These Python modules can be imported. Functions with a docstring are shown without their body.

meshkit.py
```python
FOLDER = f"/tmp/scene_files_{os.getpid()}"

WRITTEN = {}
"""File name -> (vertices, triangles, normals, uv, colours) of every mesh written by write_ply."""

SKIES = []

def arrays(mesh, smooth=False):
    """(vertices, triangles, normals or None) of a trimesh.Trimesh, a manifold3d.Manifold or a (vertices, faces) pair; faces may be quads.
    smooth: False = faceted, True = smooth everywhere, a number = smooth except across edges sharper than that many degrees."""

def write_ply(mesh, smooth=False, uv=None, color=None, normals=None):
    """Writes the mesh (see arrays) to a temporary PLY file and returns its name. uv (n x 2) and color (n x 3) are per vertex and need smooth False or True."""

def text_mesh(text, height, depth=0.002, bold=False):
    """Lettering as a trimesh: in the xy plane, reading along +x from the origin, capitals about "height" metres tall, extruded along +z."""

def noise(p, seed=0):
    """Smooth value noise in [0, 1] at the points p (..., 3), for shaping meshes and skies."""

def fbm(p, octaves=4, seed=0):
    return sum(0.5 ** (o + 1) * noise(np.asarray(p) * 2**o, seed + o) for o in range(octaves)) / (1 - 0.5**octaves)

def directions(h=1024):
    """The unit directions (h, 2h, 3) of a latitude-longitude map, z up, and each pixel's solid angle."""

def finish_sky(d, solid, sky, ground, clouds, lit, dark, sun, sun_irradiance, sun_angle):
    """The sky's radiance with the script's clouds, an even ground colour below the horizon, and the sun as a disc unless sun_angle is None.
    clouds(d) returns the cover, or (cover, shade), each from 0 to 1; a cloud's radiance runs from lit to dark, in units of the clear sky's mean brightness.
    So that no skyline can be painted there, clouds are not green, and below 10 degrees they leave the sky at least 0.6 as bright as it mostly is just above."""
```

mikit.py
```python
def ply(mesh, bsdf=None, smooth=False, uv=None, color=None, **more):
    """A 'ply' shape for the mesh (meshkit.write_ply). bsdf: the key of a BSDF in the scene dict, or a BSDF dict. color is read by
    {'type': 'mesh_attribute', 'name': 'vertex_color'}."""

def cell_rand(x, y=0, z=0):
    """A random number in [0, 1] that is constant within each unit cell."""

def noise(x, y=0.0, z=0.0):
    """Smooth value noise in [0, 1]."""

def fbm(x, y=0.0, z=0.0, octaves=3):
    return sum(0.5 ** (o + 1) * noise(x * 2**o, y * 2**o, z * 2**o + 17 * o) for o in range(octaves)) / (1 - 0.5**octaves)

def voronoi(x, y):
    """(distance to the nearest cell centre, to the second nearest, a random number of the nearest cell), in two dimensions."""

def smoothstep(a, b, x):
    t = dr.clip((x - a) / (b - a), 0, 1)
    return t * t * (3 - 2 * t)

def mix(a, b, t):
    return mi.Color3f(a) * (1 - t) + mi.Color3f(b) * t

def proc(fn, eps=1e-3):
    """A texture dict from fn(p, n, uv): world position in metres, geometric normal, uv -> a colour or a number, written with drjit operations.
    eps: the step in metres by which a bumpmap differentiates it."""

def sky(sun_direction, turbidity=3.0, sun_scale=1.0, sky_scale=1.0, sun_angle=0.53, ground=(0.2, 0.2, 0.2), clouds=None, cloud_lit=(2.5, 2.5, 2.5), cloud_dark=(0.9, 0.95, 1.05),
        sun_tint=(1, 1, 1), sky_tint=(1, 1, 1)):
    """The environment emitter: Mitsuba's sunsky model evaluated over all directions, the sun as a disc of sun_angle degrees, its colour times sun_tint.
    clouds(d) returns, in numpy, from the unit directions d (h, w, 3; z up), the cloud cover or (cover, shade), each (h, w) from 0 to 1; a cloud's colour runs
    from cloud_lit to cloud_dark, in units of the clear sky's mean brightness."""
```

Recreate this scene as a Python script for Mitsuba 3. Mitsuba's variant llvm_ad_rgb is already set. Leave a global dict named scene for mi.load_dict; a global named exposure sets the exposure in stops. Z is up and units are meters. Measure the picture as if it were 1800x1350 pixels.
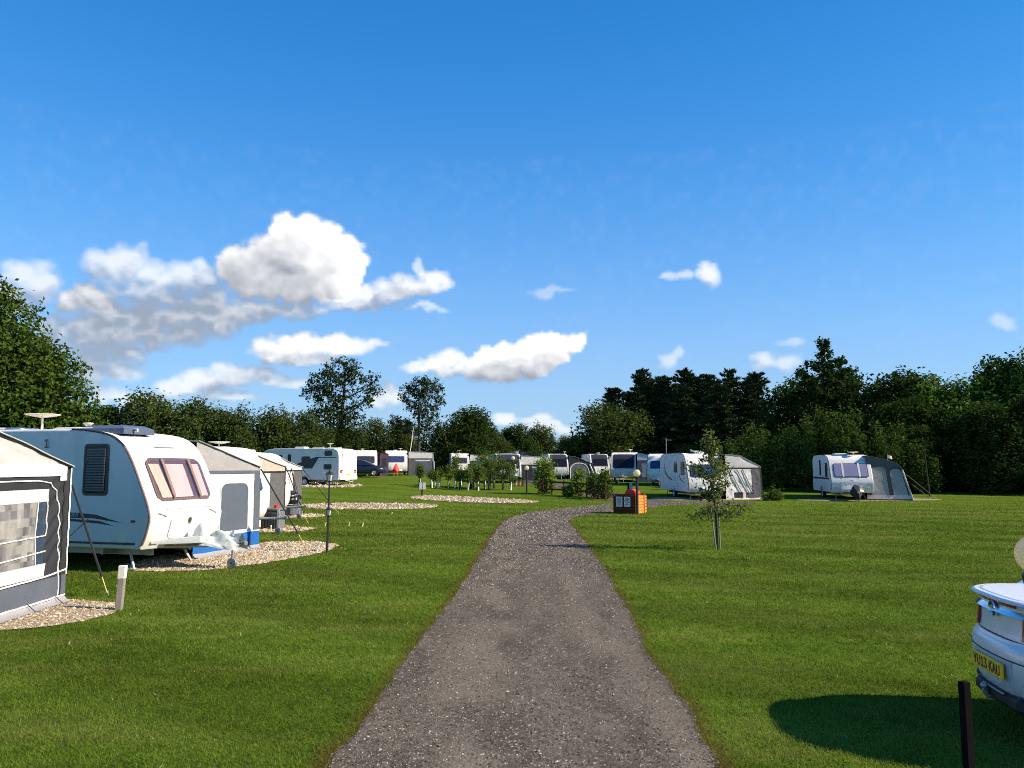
import math, random
import numpy as np
import trimesh
import manifold3d as m3
import shapely.geometry as sg
import mitsuba as mi
import drjit as dr
import mikit, meshkit

# ------------------------------------------------------------------ camera, sky, exposure
TF = mi.ScalarTransform4f
exposure = 2.0
scene, labels = {}, {}
PITCH = math.atan(145 / 1386)
scene['camera'] = {'type': 'perspective', 'fov': math.degrees(2 * math.atan(900 / 1386)), 'fov_axis': 'x', 'near_clip': 0.05, 'far_clip': 6000.0,
                   'to_world': TF().look_at(origin=[0, 0, 2.0], target=[0, math.cos(PITCH), 2.0 + math.sin(PITCH)], up=[0, 0, 1])}

SUN_EL = math.radians(33.0)
SUN_AZ = math.radians(-14.0)          # measured from +x towards +y: the sun stands to the right
SUN = [math.cos(SUN_EL) * math.cos(SUN_AZ), math.cos(SUN_EL) * math.sin(SUN_AZ), math.sin(SUN_EL)]

def smst(a, b, t):
    q = np.clip((np.asarray(t, float) - a) / (b - a), 0, 1)
    return q * q * (3 - 2 * q)


# clouds, every puff: azimuth, elevation (degrees, azimuth 0 = +y, positive towards +x), half width, half height, density
PUFFS = [(-16.6, 15.9, 1.3, 1.6, 1), (-15.0, 15.9, 1.5, 1.5, 1), (-13.6, 15.6, 1.4, 1.4, 1), (-12.4, 14.8, 1.3, 1.5, 1), (-11.6, 14.0, .9, 1.2, 1), (-14.4, 14.2, 2.6, 1.7, 1), (-17.2, 14.6, 1.9, 1.5, 1),
         (-19.0, 13.6, 1.7, 1.4, 1), (-17.8, 12.8, 2.4, 1.2, 1), (-15.2, 12.7, 2.6, 1.2, 1), (-12.6, 13.2, 1.5, 1.3, 1),
         (-10.6, 12.2, 1.6, .8, .72), (-9.0, 12.5, 1.5, .8, .72), (-7.4, 12.9, 1.5, .85, .75), (-6.0, 13.3, 1.3, .8, .75), (-5.2, 13.5, .8, .6, .68), (-11.8, 11.6, 2.0, .6, .6), (-6.6, 11.3, 2.0, .22, .42), (-6.9, 14.1, .4, .5, .45),
         (-26.4, 13.3, 1.5, 1.2, .62), (-27.8, 12.8, 1.5, 1.0, .55), (-24.8, 12.6, 1.5, 1.1, .60), (-23.2, 12.3, 1.4, 1.2, .60), (-21.8, 12.7, 1.2, 1.0, .60), (-25.6, 11.5, 2.6, .9, .56), (-21.5, 11.6, 2.0, 1.0, .58),
         (-29.6, 10.3, 1.0, .8, .80), (-28.6, 10.8, 1.0, .7, .85), (-27.5, 9.9, 1.8, 1.1, .74), (-25.4, 9.9, 2.0, 1.2, .74), (-23.2, 10.1, 2.0, 1.2, .74), (-21.0, 10.3, 2.0, 1.1, .74), (-18.8, 10.6, 2.0, 1.0, .72), (-16.8, 10.9, 2.0, .75, .66), (-14.8, 11.0, 1.8, .5, .55),
         (-28.6, 8.6, 1.5, 1.1, .66), (-26.8, 8.4, 1.8, 1.2, .70), (-24.8, 8.8, 1.9, 1.1, .72), (-22.6, 9.0, 1.7, 1.0, .68), (-20.6, 9.5, 1.6, .8, .60), (-28.2, 7.0, 1.5, 1.0, .62), (-26.6, 7.3, 1.5, .8, .60), (-28.4, 5.8, 1.4, .8, .55), (-26.8, 6.2, 1.4, .8, .55), (-27.6, 4.6, 1.4, .6, .42), (-30.5, 8.4, 1.4, 1.2, .6),
         (-17.4, 7.9, 1.3, .75, .80), (-16.0, 8.4, 1.2, .7, .84), (-14.5, 8.7, 1.4, .75, .86), (-12.8, 8.7, 1.5, .75, .82), (-11.2, 8.6, 1.4, .6, .72), (-9.9, 8.8, .9, .4, .6), (-14.8, 7.6, 2.6, .5, .66),
         (-23.4, 5.2, 1.6, .55, .60), (-21.4, 5.6, 1.6, .7, .64), (-19.6, 6.1, 1.5, .7, .66), (-17.8, 6.3, 1.4, .6, .60), (-16.0, 5.9, 1.8, .5, .5), (-25.4, 4.3, 1.8, .45, .5), (-20, 4.8, 2.2, .4, .45),
         (-7.0, 7.1, 1.0, .5, .66), (-5.8, 7.4, 1.1, .7, .78), (-4.7, 7.7, 1.0, .75, .80), (-3.8, 7.4, .6, .6, .70), (-4.9, 6.9, 1.5, .45, .62),
         (-2.4, 7.0, 1.1, .9, .90), (-1.4, 7.5, 1.1, 1.0, .97), (-.3, 8.1, 1.1, 1.05, 1), (.9, 8.4, 1.2, 1.0, 1), (2.2, 8.5, 1.2, .9, 1), (3.4, 8.7, 1.2, .8, .97), (4.7, 8.9, 1.0, .75, .97), (-.6, 6.8, 2.0, .8, .92), (1.4, 7.4, 1.8, .8, .92), (3.2, 8.0, 1.2, .6, .9),
         (11.4, 13.4, .9, .32, .40), (12.3, 13.4, .8, .32, .38), (14.2, 13.4, .95, .9, .70), (2.5, 12.5, .9, .35, .20), (3.6, 12.7, 1.2, .25, .16), (11.2, 7.4, .8, .6, .34), (11.8, 8.1, .5, .6, .30), (18.0, 7.3, 1.0, .65, .48), (19.5, 6.9, 1.0, .7, .40), (19.6, 8.4, .8, .35, .22),
         (32.4, 8.8, .9, .55, .24), (-31.8, 11.4, 1.5, 1.2, .58), (-33, 10.2, 1.4, 1.2, .5), (-.8, 3.4, .9, .5, .62), (1.6, 3.1, 1.4, .45, .55), (3.2, 2.8, 1.5, .35, .5), (-8.8, 5.0, .9, .7, .58), (-9.6, 4.5, 1.0, .5, .5), (6, 2.2, 2.0, .3, .4),
         (-42, 8, 3, 1.6, .8), (-47, 11, 4, 1.7, .8), (-60, 9, 5, 2, .7), (48, 7, 3, 1, .6), (70, 12, 4, 1.6, .7), (95, 9, 4, 1.4, .6), (130, 12, 6, 2.4, .8), (165, 9, 5, 2, .7), (-100, 12, 6, 2.5, .8), (-140, 8, 6, 2, .7)]


def clouds(d):
    el = np.degrees(np.arcsin(np.clip(d[..., 2], -1, 1)))
    az = np.degrees(np.arctan2(d[..., 0], d[..., 1]))
    cover, shade = np.zeros(el.shape), np.zeros(el.shape)
    rows = (el.max(1) > -1) & (el.min(1) < 22)
    a, e = az[rows], el[rows]

    def nz(sx, sy, o, seed):
        return meshkit.fbm(np.stack([a * sx, e * sy, a * 0], -1), o, seed)
    wa, we = (nz(.45, .6, 4, 3) - .5) * 1.5, (nz(.45, .6, 4, 8) - .5) * 1.1
    wa2, we2 = (nz(1.6, 1.9, 3, 21) - .5) * .55, (nz(1.6, 1.9, 3, 28) - .5) * .45
    rough = nz(1.5, 1.9, 5, 11) - .5
    billow = 1 - np.abs(2 * nz(.75, .95, 4, 5) - 1)

    def field(a, e):
        out, dens = np.zeros(a.shape), np.zeros(a.shape)
        for pa, pe, ra, re, k in PUFFS:
            m = (np.abs(a - pa) < ra * 1.6) & (np.abs(e - pe) < re * 1.6)
            if not m.any():
                continue
            r2 = ((a[m] - pa) / ra) ** 2 + ((e[m] - pe) / re) ** 2
            v = np.clip(1.3 - r2 * .85, 0, None)
            out[m] = np.maximum(out[m], v)
            dens[m] = np.maximum(dens[m], k * np.clip(v * 3, 0, 1))
        return out, dens
    aa, ee = a + wa + wa2, e + we + we2
    f, dens = field(aa, ee)
    crisp = smst(.72, 1.0, dens)
    c = (f + rough * (.95 - .15 * crisp) + .10 - .30 * crisp) / (1.15 - .77 * crisp)
    cover[rows] = np.clip(c, 0, 1) ** (1.15 - .25 * crisp) * np.clip(.12 + dens * 1.08, 0, 1) * (1 - .10 * (1 - crisp) * np.clip(1 - billow, 0, 1))
    Hh = lambda da, de: np.sqrt(np.clip(field(aa + da, ee + de)[0], 0, 1.3))
    h0 = Hh(0, 0)
    tosun = .35 * (Hh(.8, .6) - h0) + .55 * (Hh(1.8, 1.3) - h0) + .55 * (Hh(3.2, 2.3) - h0)
    under = np.clip(Hh(0, 1.4) - .25, 0, 1)
    sh = .58 - .26 * (1 - crisp) * (billow - .62) * 2 + .62 * tosun + .26 * under + .42 * np.clip(Hh(0, .75) - .45, 0, 1) - .30 * (billow - .62) - .42 * rough - .34 * crisp + .06 * (1 - crisp)
    shade[rows] = np.clip(sh, 0, 1)
    cover = cover * np.clip((el + 1) / 3, 0, 1) * .98
    # thin bright air towards the horizon, all the way round
    veil = .66 * np.exp(-(np.clip(el, 0, 90) / 12.5) ** 1.5)
    both = cover + (1 - cover) * veil
    shade = (shade * cover + .60 * (1 - cover) * veil) / np.maximum(both, 1e-6)
    return both, shade


scene['sky'] = mikit.sky(SUN, turbidity=2.2, clouds=clouds, cloud_lit=(3.0, 3.0, 3.0), cloud_dark=(1.0, 1.09, 1.28), sky_tint=(.21, 1.08, 1.78), sun_scale=1.55, sun_tint=(.955, .985, 1.08), ground=(.08, .11, .03))


# ------------------------------------------------------------------ helpers
def gz(x, y):
    """height of the ground: level by the camera, rising gently beyond 42 m"""
    x, y = np.asarray(x, float), np.asarray(y, float)
    s = np.log1p(np.exp(np.clip((y - 44) / 3, -30, 30))) * 3
    return 1.26 * (1 - np.exp(-s / 45)) + .36 * smst(2, 10, -x) * smst(42, 56, y)


COUNT = {}


def fresh(stem):
    n = COUNT.get(stem, 0)
    COUNT[stem] = n + 1
    return stem if n == 0 else f'{stem}_{n:03d}'


def thing(stem, label, cat, group=None, kind=None):
    k = fresh(stem)
    labels[k] = {'label': label, 'category': cat}
    if group:
        labels[k]['group'] = group
    if kind:
        labels[k]['kind'] = kind
    return k


def part(parent, stem, mesh, bsdf, smooth=30, label=None, kind=None, **kw):
    k = fresh(f'{parent}__{stem}')
    scene[k] = mikit.ply(mesh, bsdf, smooth, **kw)
    if label or kind:
        labels[k] = {}
        if label:
            labels[k]['label'] = label
        if kind:
            labels[k]['kind'] = kind
    return k


def single(stem, label, cat, mesh, bsdf, smooth=30, group=None, kind=None, **kw):
    k = thing(stem, label, cat, group, kind)
    scene[k] = mikit.ply(mesh, bsdf, smooth, **kw)
    return k


def structure(stem, mesh, bsdf, smooth=False, label=None):
    k = fresh(stem)
    scene[k] = mikit.ply(mesh, bsdf, smooth)
    labels[k] = {'kind': 'structure'}
    if label:
        labels[k]['label'] = label
    return k


def cat(ms):
    return trimesh.util.concatenate([m for m in ms if m is not None])


def TM(v, f):
    return trimesh.Trimesh(np.asarray(v, float), np.asarray(f, int), process=False)


def mv(m, x=0, y=0, z=0):
    m = m.copy()
    m.apply_translation([x, y, z])
    return m


def box(cx, cy, cz, sx, sy, sz, bev=.0):
    """a box with chamfered edges, by centre and size"""
    if bev <= 0:
        return mv(trimesh.creation.box((sx, sy, sz)), cx, cy, cz)
    h = np.array([sx, sy, sz]) / 2
    b = min(bev, h.min() * .9)
    p = []
    for s in np.ndindex(2, 2, 2):
        s = np.array(s) * 2 - 1
        for k in range(3):
            q = s * (h - b)
            q[k] = s[k] * h[k]
            p.append(q)
    return mv(trimesh.convex.convex_hull(np.array(p)), cx, cy, cz)


def tube(pts, r, n=8, cap=True):
    pts = np.asarray(pts, float)
    r = np.broadcast_to(np.asarray(r, float), len(pts))
    t = np.gradient(pts, axis=0)
    t /= np.linalg.norm(t, axis=1, keepdims=True) + 1e-12
    ref = np.array([0, 0, 1.0]) if abs(t[0, 2]) < .9 else np.array([1.0, 0, 0])
    V, F = [], []
    a = np.arange(n) * 2 * math.pi / n
    for i, p in enumerate(pts):
        u = np.cross(ref, t[i])
        if np.linalg.norm(u) < 1e-6:
            u = np.cross([0, 1.0, 0], t[i])
        u /= np.linalg.norm(u)
        w = np.cross(t[i], u)
        V.append(p + r[i] * (np.cos(a)[:, None] * u + np.sin(a)[:, None] * w))
    V = np.vstack(V)
    i = np.arange(n)
    j = (i + 1) % n
    for k in range(len(pts) - 1):
        o = k * n
        F += [np.stack([o + i, o + j, o + n + j], 1), np.stack([o + i, o + n + j, o + n + i], 1)]
    if cap:
        m = len(V)
        V = np.vstack([V, pts[:1], pts[-1:]])
        o = (len(pts) - 1) * n
        F += [np.stack([j, i, i * 0 + m], 1), np.stack([o + i, o + j, i * 0 + m + 1], 1)]
    return TM(V, np.vstack(F))


def strap(p, q, w=.04, th=.006, side=(1, 0, 0)):
    """a flat strap from p to q"""
    p, q = np.asarray(p, float), np.asarray(q, float)
    t = (q - p) / np.linalg.norm(q - p)
    s = np.asarray(side, float)
    s = s - t * (s @ t)
    s /= np.linalg.norm(s)
    n = np.cross(t, s)
    v = [a + i * s * w / 2 + j * n * th / 2 for a in (p, q) for i in (-1, 1) for j in (-1, 1)]
    return trimesh.convex.convex_hull(np.array(v))


def lathe(prof, n=20):
    prof = np.asarray(prof, float)
    a = np.arange(n) * 2 * math.pi / n
    V = np.vstack([np.stack([r * np.cos(a), r * np.sin(a), a * 0 + z], 1) for r, z in prof])
    i = np.arange(n)
    j = (i + 1) % n
    F = np.vstack([np.vstack([np.stack([k * n + i, k * n + j, k * n + n + j], 1), np.stack([k * n + i, k * n + n + j, k * n + n + i], 1)]) for k in range(len(prof) - 1)])
    return TM(V, F)


def grid(P, closed=False):
    """a mesh over the array of points P (a, b, 3)"""
    a, b = P.shape[:2]
    i, j = np.meshgrid(np.arange(a - 1), np.arange(b - 1), indexing='ij')
    o = (i * b + j).ravel()
    F = np.vstack([np.stack([o, o + b, o + b + 1], 1), np.stack([o, o + b + 1, o + 1], 1)])
    return TM(P.reshape(-1, 3), F)


def slab(P, N, th):
    """a sheet over P thickened along N by th, closed round its border"""
    a, b = P.shape[:2]
    top, bot = grid(P + N * th), grid(P)
    bot.faces = bot.faces[:, ::-1]
    ring = np.concatenate([np.arange(b), b * np.arange(1, a) + b - 1, b * (a - 1) + np.arange(b - 2, -1, -1), b * np.arange(a - 2, 0, -1)])
    nx = np.roll(ring, -1)
    n = a * b
    side = np.vstack([np.stack([ring, nx, nx + n], 1), np.stack([ring, nx + n, ring + n], 1)])
    return TM(np.vstack([bot.vertices, top.vertices]), np.vstack([bot.faces, top.faces + n, side]))


def frame_of(o, u, v):
    """4x4 that takes x to u, y to v, z to u x v, with the origin at o"""
    u, v = np.asarray(u, float), np.asarray(v, float)
    u = u / np.linalg.norm(u)
    n = np.cross(u, v)
    n /= np.linalg.norm(n)
    v = np.cross(n, u)
    M = np.eye(4)
    M[:3, 0], M[:3, 1], M[:3, 2], M[:3, 3] = u, v, n, o
    return M


def put(m, M):
    m = m.copy()
    m.apply_transform(M)
    return m


def pose(x, y, z=None, deg=0.0):
    c, s = math.cos(math.radians(deg)), math.sin(math.radians(deg))
    M = np.eye(4)
    M[:2, :2] = [[c, -s], [s, c]]
    M[:3, 3] = [x, y, float(gz(x, y)) if z is None else z]
    return M


def rrect(w, h, r, cx=0, cy=0, n=5):
    r = min(r, w / 2 - 1e-4, h / 2 - 1e-4)
    return sg.box(cx - w / 2 + r, cy - h / 2 + r, cx + w / 2 - r, cy + h / 2 - r).buffer(r, quad_segs=n)


def ext(poly, depth):
    return trimesh.creation.extrude_polygon(poly, depth, engine='earcut')


def pillow(poly, depth, bev=.01):
    """an extruded outline with a bevelled front edge"""
    inner = poly.buffer(-bev)
    if inner.is_empty or inner.geom_type != 'Polygon':
        return ext(poly, depth)
    return cat([ext(poly, depth * .55), mv(ext(inner, depth * .45), 0, 0, depth * .55)]) if False else ext_bevel(poly, depth, bev)


def ext_bevel(poly, depth, bev):
    c = np.array(poly.exterior.coords)[:-1]
    if sg.polygon.LinearRing(c).is_ccw is False:
        c = c[::-1]
    e = np.roll(c, -1, 0) - c
    n = np.stack([e[:, 1], -e[:, 0]], 1)
    n /= np.linalg.norm(n, axis=1, keepdims=True) + 1e-12
    vn = n + np.roll(n, 1, 0)
    vn /= np.linalg.norm(vn, axis=1, keepdims=True) + 1e-12
    k = len(c)
    i = np.arange(k)
    j = (i + 1) % k
    rings = [np.c_[c, np.zeros(k)], np.c_[c, np.full(k, depth - bev)], np.c_[c - vn * bev, np.full(k, depth)]]
    V = np.vstack(rings)
    F = [np.vstack([np.stack([a * k + i, a * k + j, a * k + k + j], 1), np.stack([a * k + i, a * k + k + j, a * k + k + i], 1)]) for a in range(2)]
    tv, tf = trimesh.creation.triangulate_polygon(sg.Polygon(rings[2][:, :2]), engine='earcut')
    cap = np.c_[tv, np.full(len(tv), depth)]
    nrm = np.cross(cap[tf[0, 1]] - cap[tf[0, 0]], cap[tf[0, 2]] - cap[tf[0, 0]])[2]
    tf = tf if nrm > 0 else tf[:, ::-1]
    return TM(np.vstack([V, cap]), np.vstack(F + [tf + len(V)]))


# ------------------------------------------------------------------ materials
def mat(key, rgb=None, rough=.5, metal=0.0, spec=.5, coat=0.0, tex=None, two=True, sheen=0.0):
    d = {'type': 'principled', 'base_color': tex or {'type': 'rgb', 'value': list(rgb)}, 'roughness': rough, 'metallic': metal, 'specular': spec}
    if coat:
        d['clearcoat'], d['clearcoat_gloss'] = coat, .9
    if sheen:
        d['sheen'] = sheen
    scene[key] = {'type': 'twosided', 'bsdf': d} if two else d


def matte(key, rgb=None, tex=None):
    scene[key] = {'type': 'twosided', 'bsdf': {'type': 'diffuse', 'reflectance': tex or {'type': 'rgb', 'value': list(rgb)}}}


N, FB, MIX, SS = mikit.noise, mikit.fbm, mikit.mix, mikit.smoothstep


def grass_fn(p, n, uv):
    big = FB(p.x * .22, p.y * .13, 1.7, octaves=3)
    streak = FB(p.x * .55, p.y * 2.1, 4.2, octaves=3)
    fine = FB(p.x * 9, p.y * 9, 2.0, octaves=3)
    c = MIX((.040, .076, .0085), (.092, .150, .017), SS(.25, .75, .45 * big + .3 * streak + .25 * fine))
    c = MIX(c, (.19, .20, .045), SS(.52, .80, streak * .6 + .4 * FB(p.x * 2.3, p.y * 5, 9.1, octaves=2)) * .6)
    far = SS(14, 40, p.y)
    band = .5 + .5 * dr.sin(p.x * 1.15 + p.y * 1.75 + 2.2 * FB(p.x * .08, p.y * .08, 3.0, octaves=2))
    c = c * (.90 + .22 * SS(.25, .75, band))
    return MIX(c, (.112, .166, .020), .35 * far)


def path_fn(p, n, uv):
    a = FB(p.x * 3.1, p.y * 1.1, 5.0, octaves=3)
    d1, d2, r = mikit.voronoi(p.x * 55, p.y * 55)
    e1, e2, r2 = mikit.voronoi(p.x * 130 + 7, p.y * 130)
    c = MIX((.078, .069, .056), (.152, .134, .108), SS(.2, .8, .5 * a + .5 * N(p.x * 26, p.y * 26, 1)))
    c = MIX(c, (.38, .35, .31), SS(.88, .96, r) * SS(.42, .2, d1) * .8)
    c = MIX(c, (.035, .032, .030), SS(.84, .95, r2) * .75)
    c = MIX(c, (.05, .047, .044), SS(.05, .0, d2 - d1) * .5)
    # the two wheel tracks are packed and paler, the crown between them darker and stony
    cx = .22 + .018 * p.y
    t = dr.abs(p.x - cx)
    return MIX(c, (.20, .175, .142), .42 * SS(.25, .55, t) * SS(1.15, .8, t) * SS(.25, .7, a) * SS(40, 33, p.y))


def pad_fn(p, n, uv):
    d1, d2, r = mikit.voronoi(p.x * 30, p.y * 30)
    c = MIX((.24, .19, .13), (.44, .37, .28), r)
    return MIX(c, (.10, .08, .055), SS(.14, .0, d2 - d1) * .8)


scene['grass_ground'] = {'type': 'twosided', 'bsdf': {'type': 'diffuse', 'reflectance': mikit.proc(grass_fn)}}
scene['path_gravel'] = {'type': 'bumpmap', 'arbitrary': mikit.proc(lambda p, n, uv: .006 * N(p.x * 60, p.y * 60, 3) + .004 * N(p.x * 130, p.y * 130, 5), 2e-3), 'scale': 1.0,
                        'bsdf': {'type': 'twosided', 'bsdf': {'type': 'diffuse', 'reflectance': mikit.proc(path_fn)}}}
scene['pad_gravel'] = {'type': 'twosided', 'bsdf': {'type': 'diffuse', 'reflectance': mikit.proc(pad_fn)}}
VC = {'type': 'mesh_attribute', 'name': 'vertex_color'}
matte('stone_chip', tex=VC)
scene['grass_blade'] = {'type': 'principledthin', 'base_color': VC, 'roughness': .55, 'diff_trans': .9, 'spec_trans': 0.0, 'eta': 1.35}
scene['leaf'] = {'type': 'principledthin', 'base_color': VC, 'roughness': .5, 'diff_trans': .55, 'spec_trans': 0.0, 'eta': 1.4}
scene['needle'] = {'type': 'twosided', 'bsdf': {'type': 'diffuse', 'reflectance': VC}}
matte('bark', tex=mikit.proc(lambda p, n, uv: MIX((.035, .028, .02), (.12, .10, .075), FB(p.x * 14, p.y * 14, p.z * 4, octaves=3))))


def gel_fn(p, n, uv):
    s = FB(p.x * 5 + p.y * 5, p.y * .7, p.z * .8, octaves=3)
    return MIX((.645, .64, .615), (.50, .495, .47), SS(.5, .85, s) * .55)


mat('white_gel', tex=mikit.proc(gel_fn), rough=.32, spec=.35)
mat('pale_gel', (.46, .48, .49), .3)
mat('grey_gel', (.42, .45, .47), .3)
mat('white_plastic', (.62, .61, .57), .4)
mat('cream_plastic', (.70, .66, .52), .4)
mat('trim_dark', (.03, .03, .035), .4)
mat('trim_bronze', (.24, .145, .105), .35, spec=.5)
mat('tinted_acrylic', (.010, .011, .018), .12, spec=.22)
mat('blue_acrylic', (.035, .055, .15), .12, spec=.3)
mat('grey_acrylic', (.035, .038, .05), .12, spec=.3)
mat('lilac_acrylic', (.22, .21, .32), .15, spec=.6)
mat('guard_plastic', (.74, .78, .62), .5)
mat('pale_cover', (.60, .64, .59), .5)
mat('stripe_navy', (.014, .020, .040), .35)
mat('stripe_maroon', (.10, .015, .025), .35)
mat('letter_grey', (.42, .45, .47), .35)
mat('stripe_grey', (.20, .22, .24), .35)
mat('rubber', (.018, .018, .018), .8, spec=.3)
mat('alloy', (.55, .56, .58), .35, metal=.8)
mat('galvanised', (.38, .39, .40), .45, metal=.7)
mat('chrome', (.82, .83, .85), .12, metal=1.0)
mat('amber', (.75, .25, .03), .25)
mat('red_lens', (.33, .012, .012), .15, spec=.6)
mat('clear_lens', (.55, .55, .56), .12, spec=.7)
mat('blind_slat', (.11, .11, .12), .5)
mat('blue_film', (.085, .105, .155), .3)
scene['clear_pane'] = {'type': 'thindielectric', 'int_ior': 1.49}
scene['bronze_pane'] = {'type': 'thindielectric', 'int_ior': 1.49, 'specular_transmittance': {'type': 'rgb', 'value': [.90, .80, .79]}}


def weave(key, lo, hi):
    matte(key, tex=mikit.proc(lambda p, n, uv: MIX(lo, hi, FB(p.x * 3.2, p.y * 3.2, p.z * 3.2, octaves=4))))


weave('fabric_charcoal', (.030, .033, .040), (.044, .048, .056))
weave('fabric_grey', (.095, .095, .10), (.125, .125, .132))
weave('fabric_slate', (.085, .10, .13), (.11, .125, .155))
weave('fabric_light', (.44, .44, .445), (.52, .52, .52))
weave('fabric_white', (.55, .55, .54), (.63, .63, .62))
weave('fabric_beige', (.36, .33, .28), (.43, .40, .34))
weave('fabric_blue', (.018, .10, .33), (.03, .14, .40))
weave('fabric_green', (.015, .10, .075), (.022, .14, .10))
weave('fabric_plum', (.075, .05, .07), (.10, .065, .09))
weave('fabric_midgrey', (.27, .27, .28), (.33, .33, .34))
weave('curtain_blush', (.70, .56, .46), (.80, .66, .56))
weave('blind_mauve', (.62, .53, .54), (.72, .62, .62))
mat('pvc_grey', (.085, .105, .135), .3, spec=.5)
mat('pvc_navy', (.03, .05, .10), .2, spec=.6)
mat('piping_white', (.78, .78, .76), .5)
mat('strap_black', (.012, .012, .016), .7)
mat('cord_yellow', (.75, .62, .22), .6)


def plaid_fn(p, n, uv):
    a = mikit.cell_rand(p.y * 7.0, p.z * 8.5, 3)
    b = mikit.cell_rand(p.y * 14.0 + 3, p.z * 4.2, 9)
    c = MIX((.10, .105, .13), (.42, .41, .40), a * .65 + b * .35)
    return c


matte('plaid', tex=mikit.proc(plaid_fn))


def wood_fn(p, n, uv):
    g = FB(p.x * 3 + p.y * 3, p.z * 40, p.x * 9, octaves=3)
    return MIX((.055, .028, .014), (.12, .062, .032), g)


matte('wood_brown', tex=mikit.proc(wood_fn))
matte('wood_orange', tex=mikit.proc(lambda p, n, uv: MIX((.52, .19, .045), (.66, .29, .085), FB(p.x * 3 + p.y * 3, p.z * 40, p.x * 9, octaves=3))))
matte('wood_red', tex=mikit.proc(lambda p, n, uv: MIX((.09, .030, .016), (.16, .058, .030), FB(p.x * 3 + p.y * 3, p.z * 40, p.x * 9, octaves=3))))
matte('wood_grey', tex=mikit.proc(lambda p, n, uv: MIX((.16, .15, .13), (.30, .28, .24), FB(p.x * 22, p.y * 22, p.z * 4, octaves=3))))
matte('wood_dark', tex=mikit.proc(lambda p, n, uv: MIX((.006, .006, .006), (.016, .015, .014), FB(p.x * 22, p.y * 22, p.z * 4, octaves=3))))
mat('post_black', (.015, .015, .016), .45)
scene['opal_globe'] = {'type': 'principledthin', 'base_color': {'type': 'rgb', 'value': [.86, .78, .56]}, 'roughness': .3, 'diff_trans': 1.0, 'spec_trans': 0.0, 'eta': 1.4}
mat('red_plastic', (.62, .035, .02), .35)
mat('red_fabric', (.70, .07, .06), .7)
mat('black_bag', (.012, .012, .016), .3, spec=.5)
mat('box_plastic', (.13, .135, .14), .55)
mat('car_paint', (.64, .65, .68), .25, metal=.20, coat=1.0)
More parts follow.
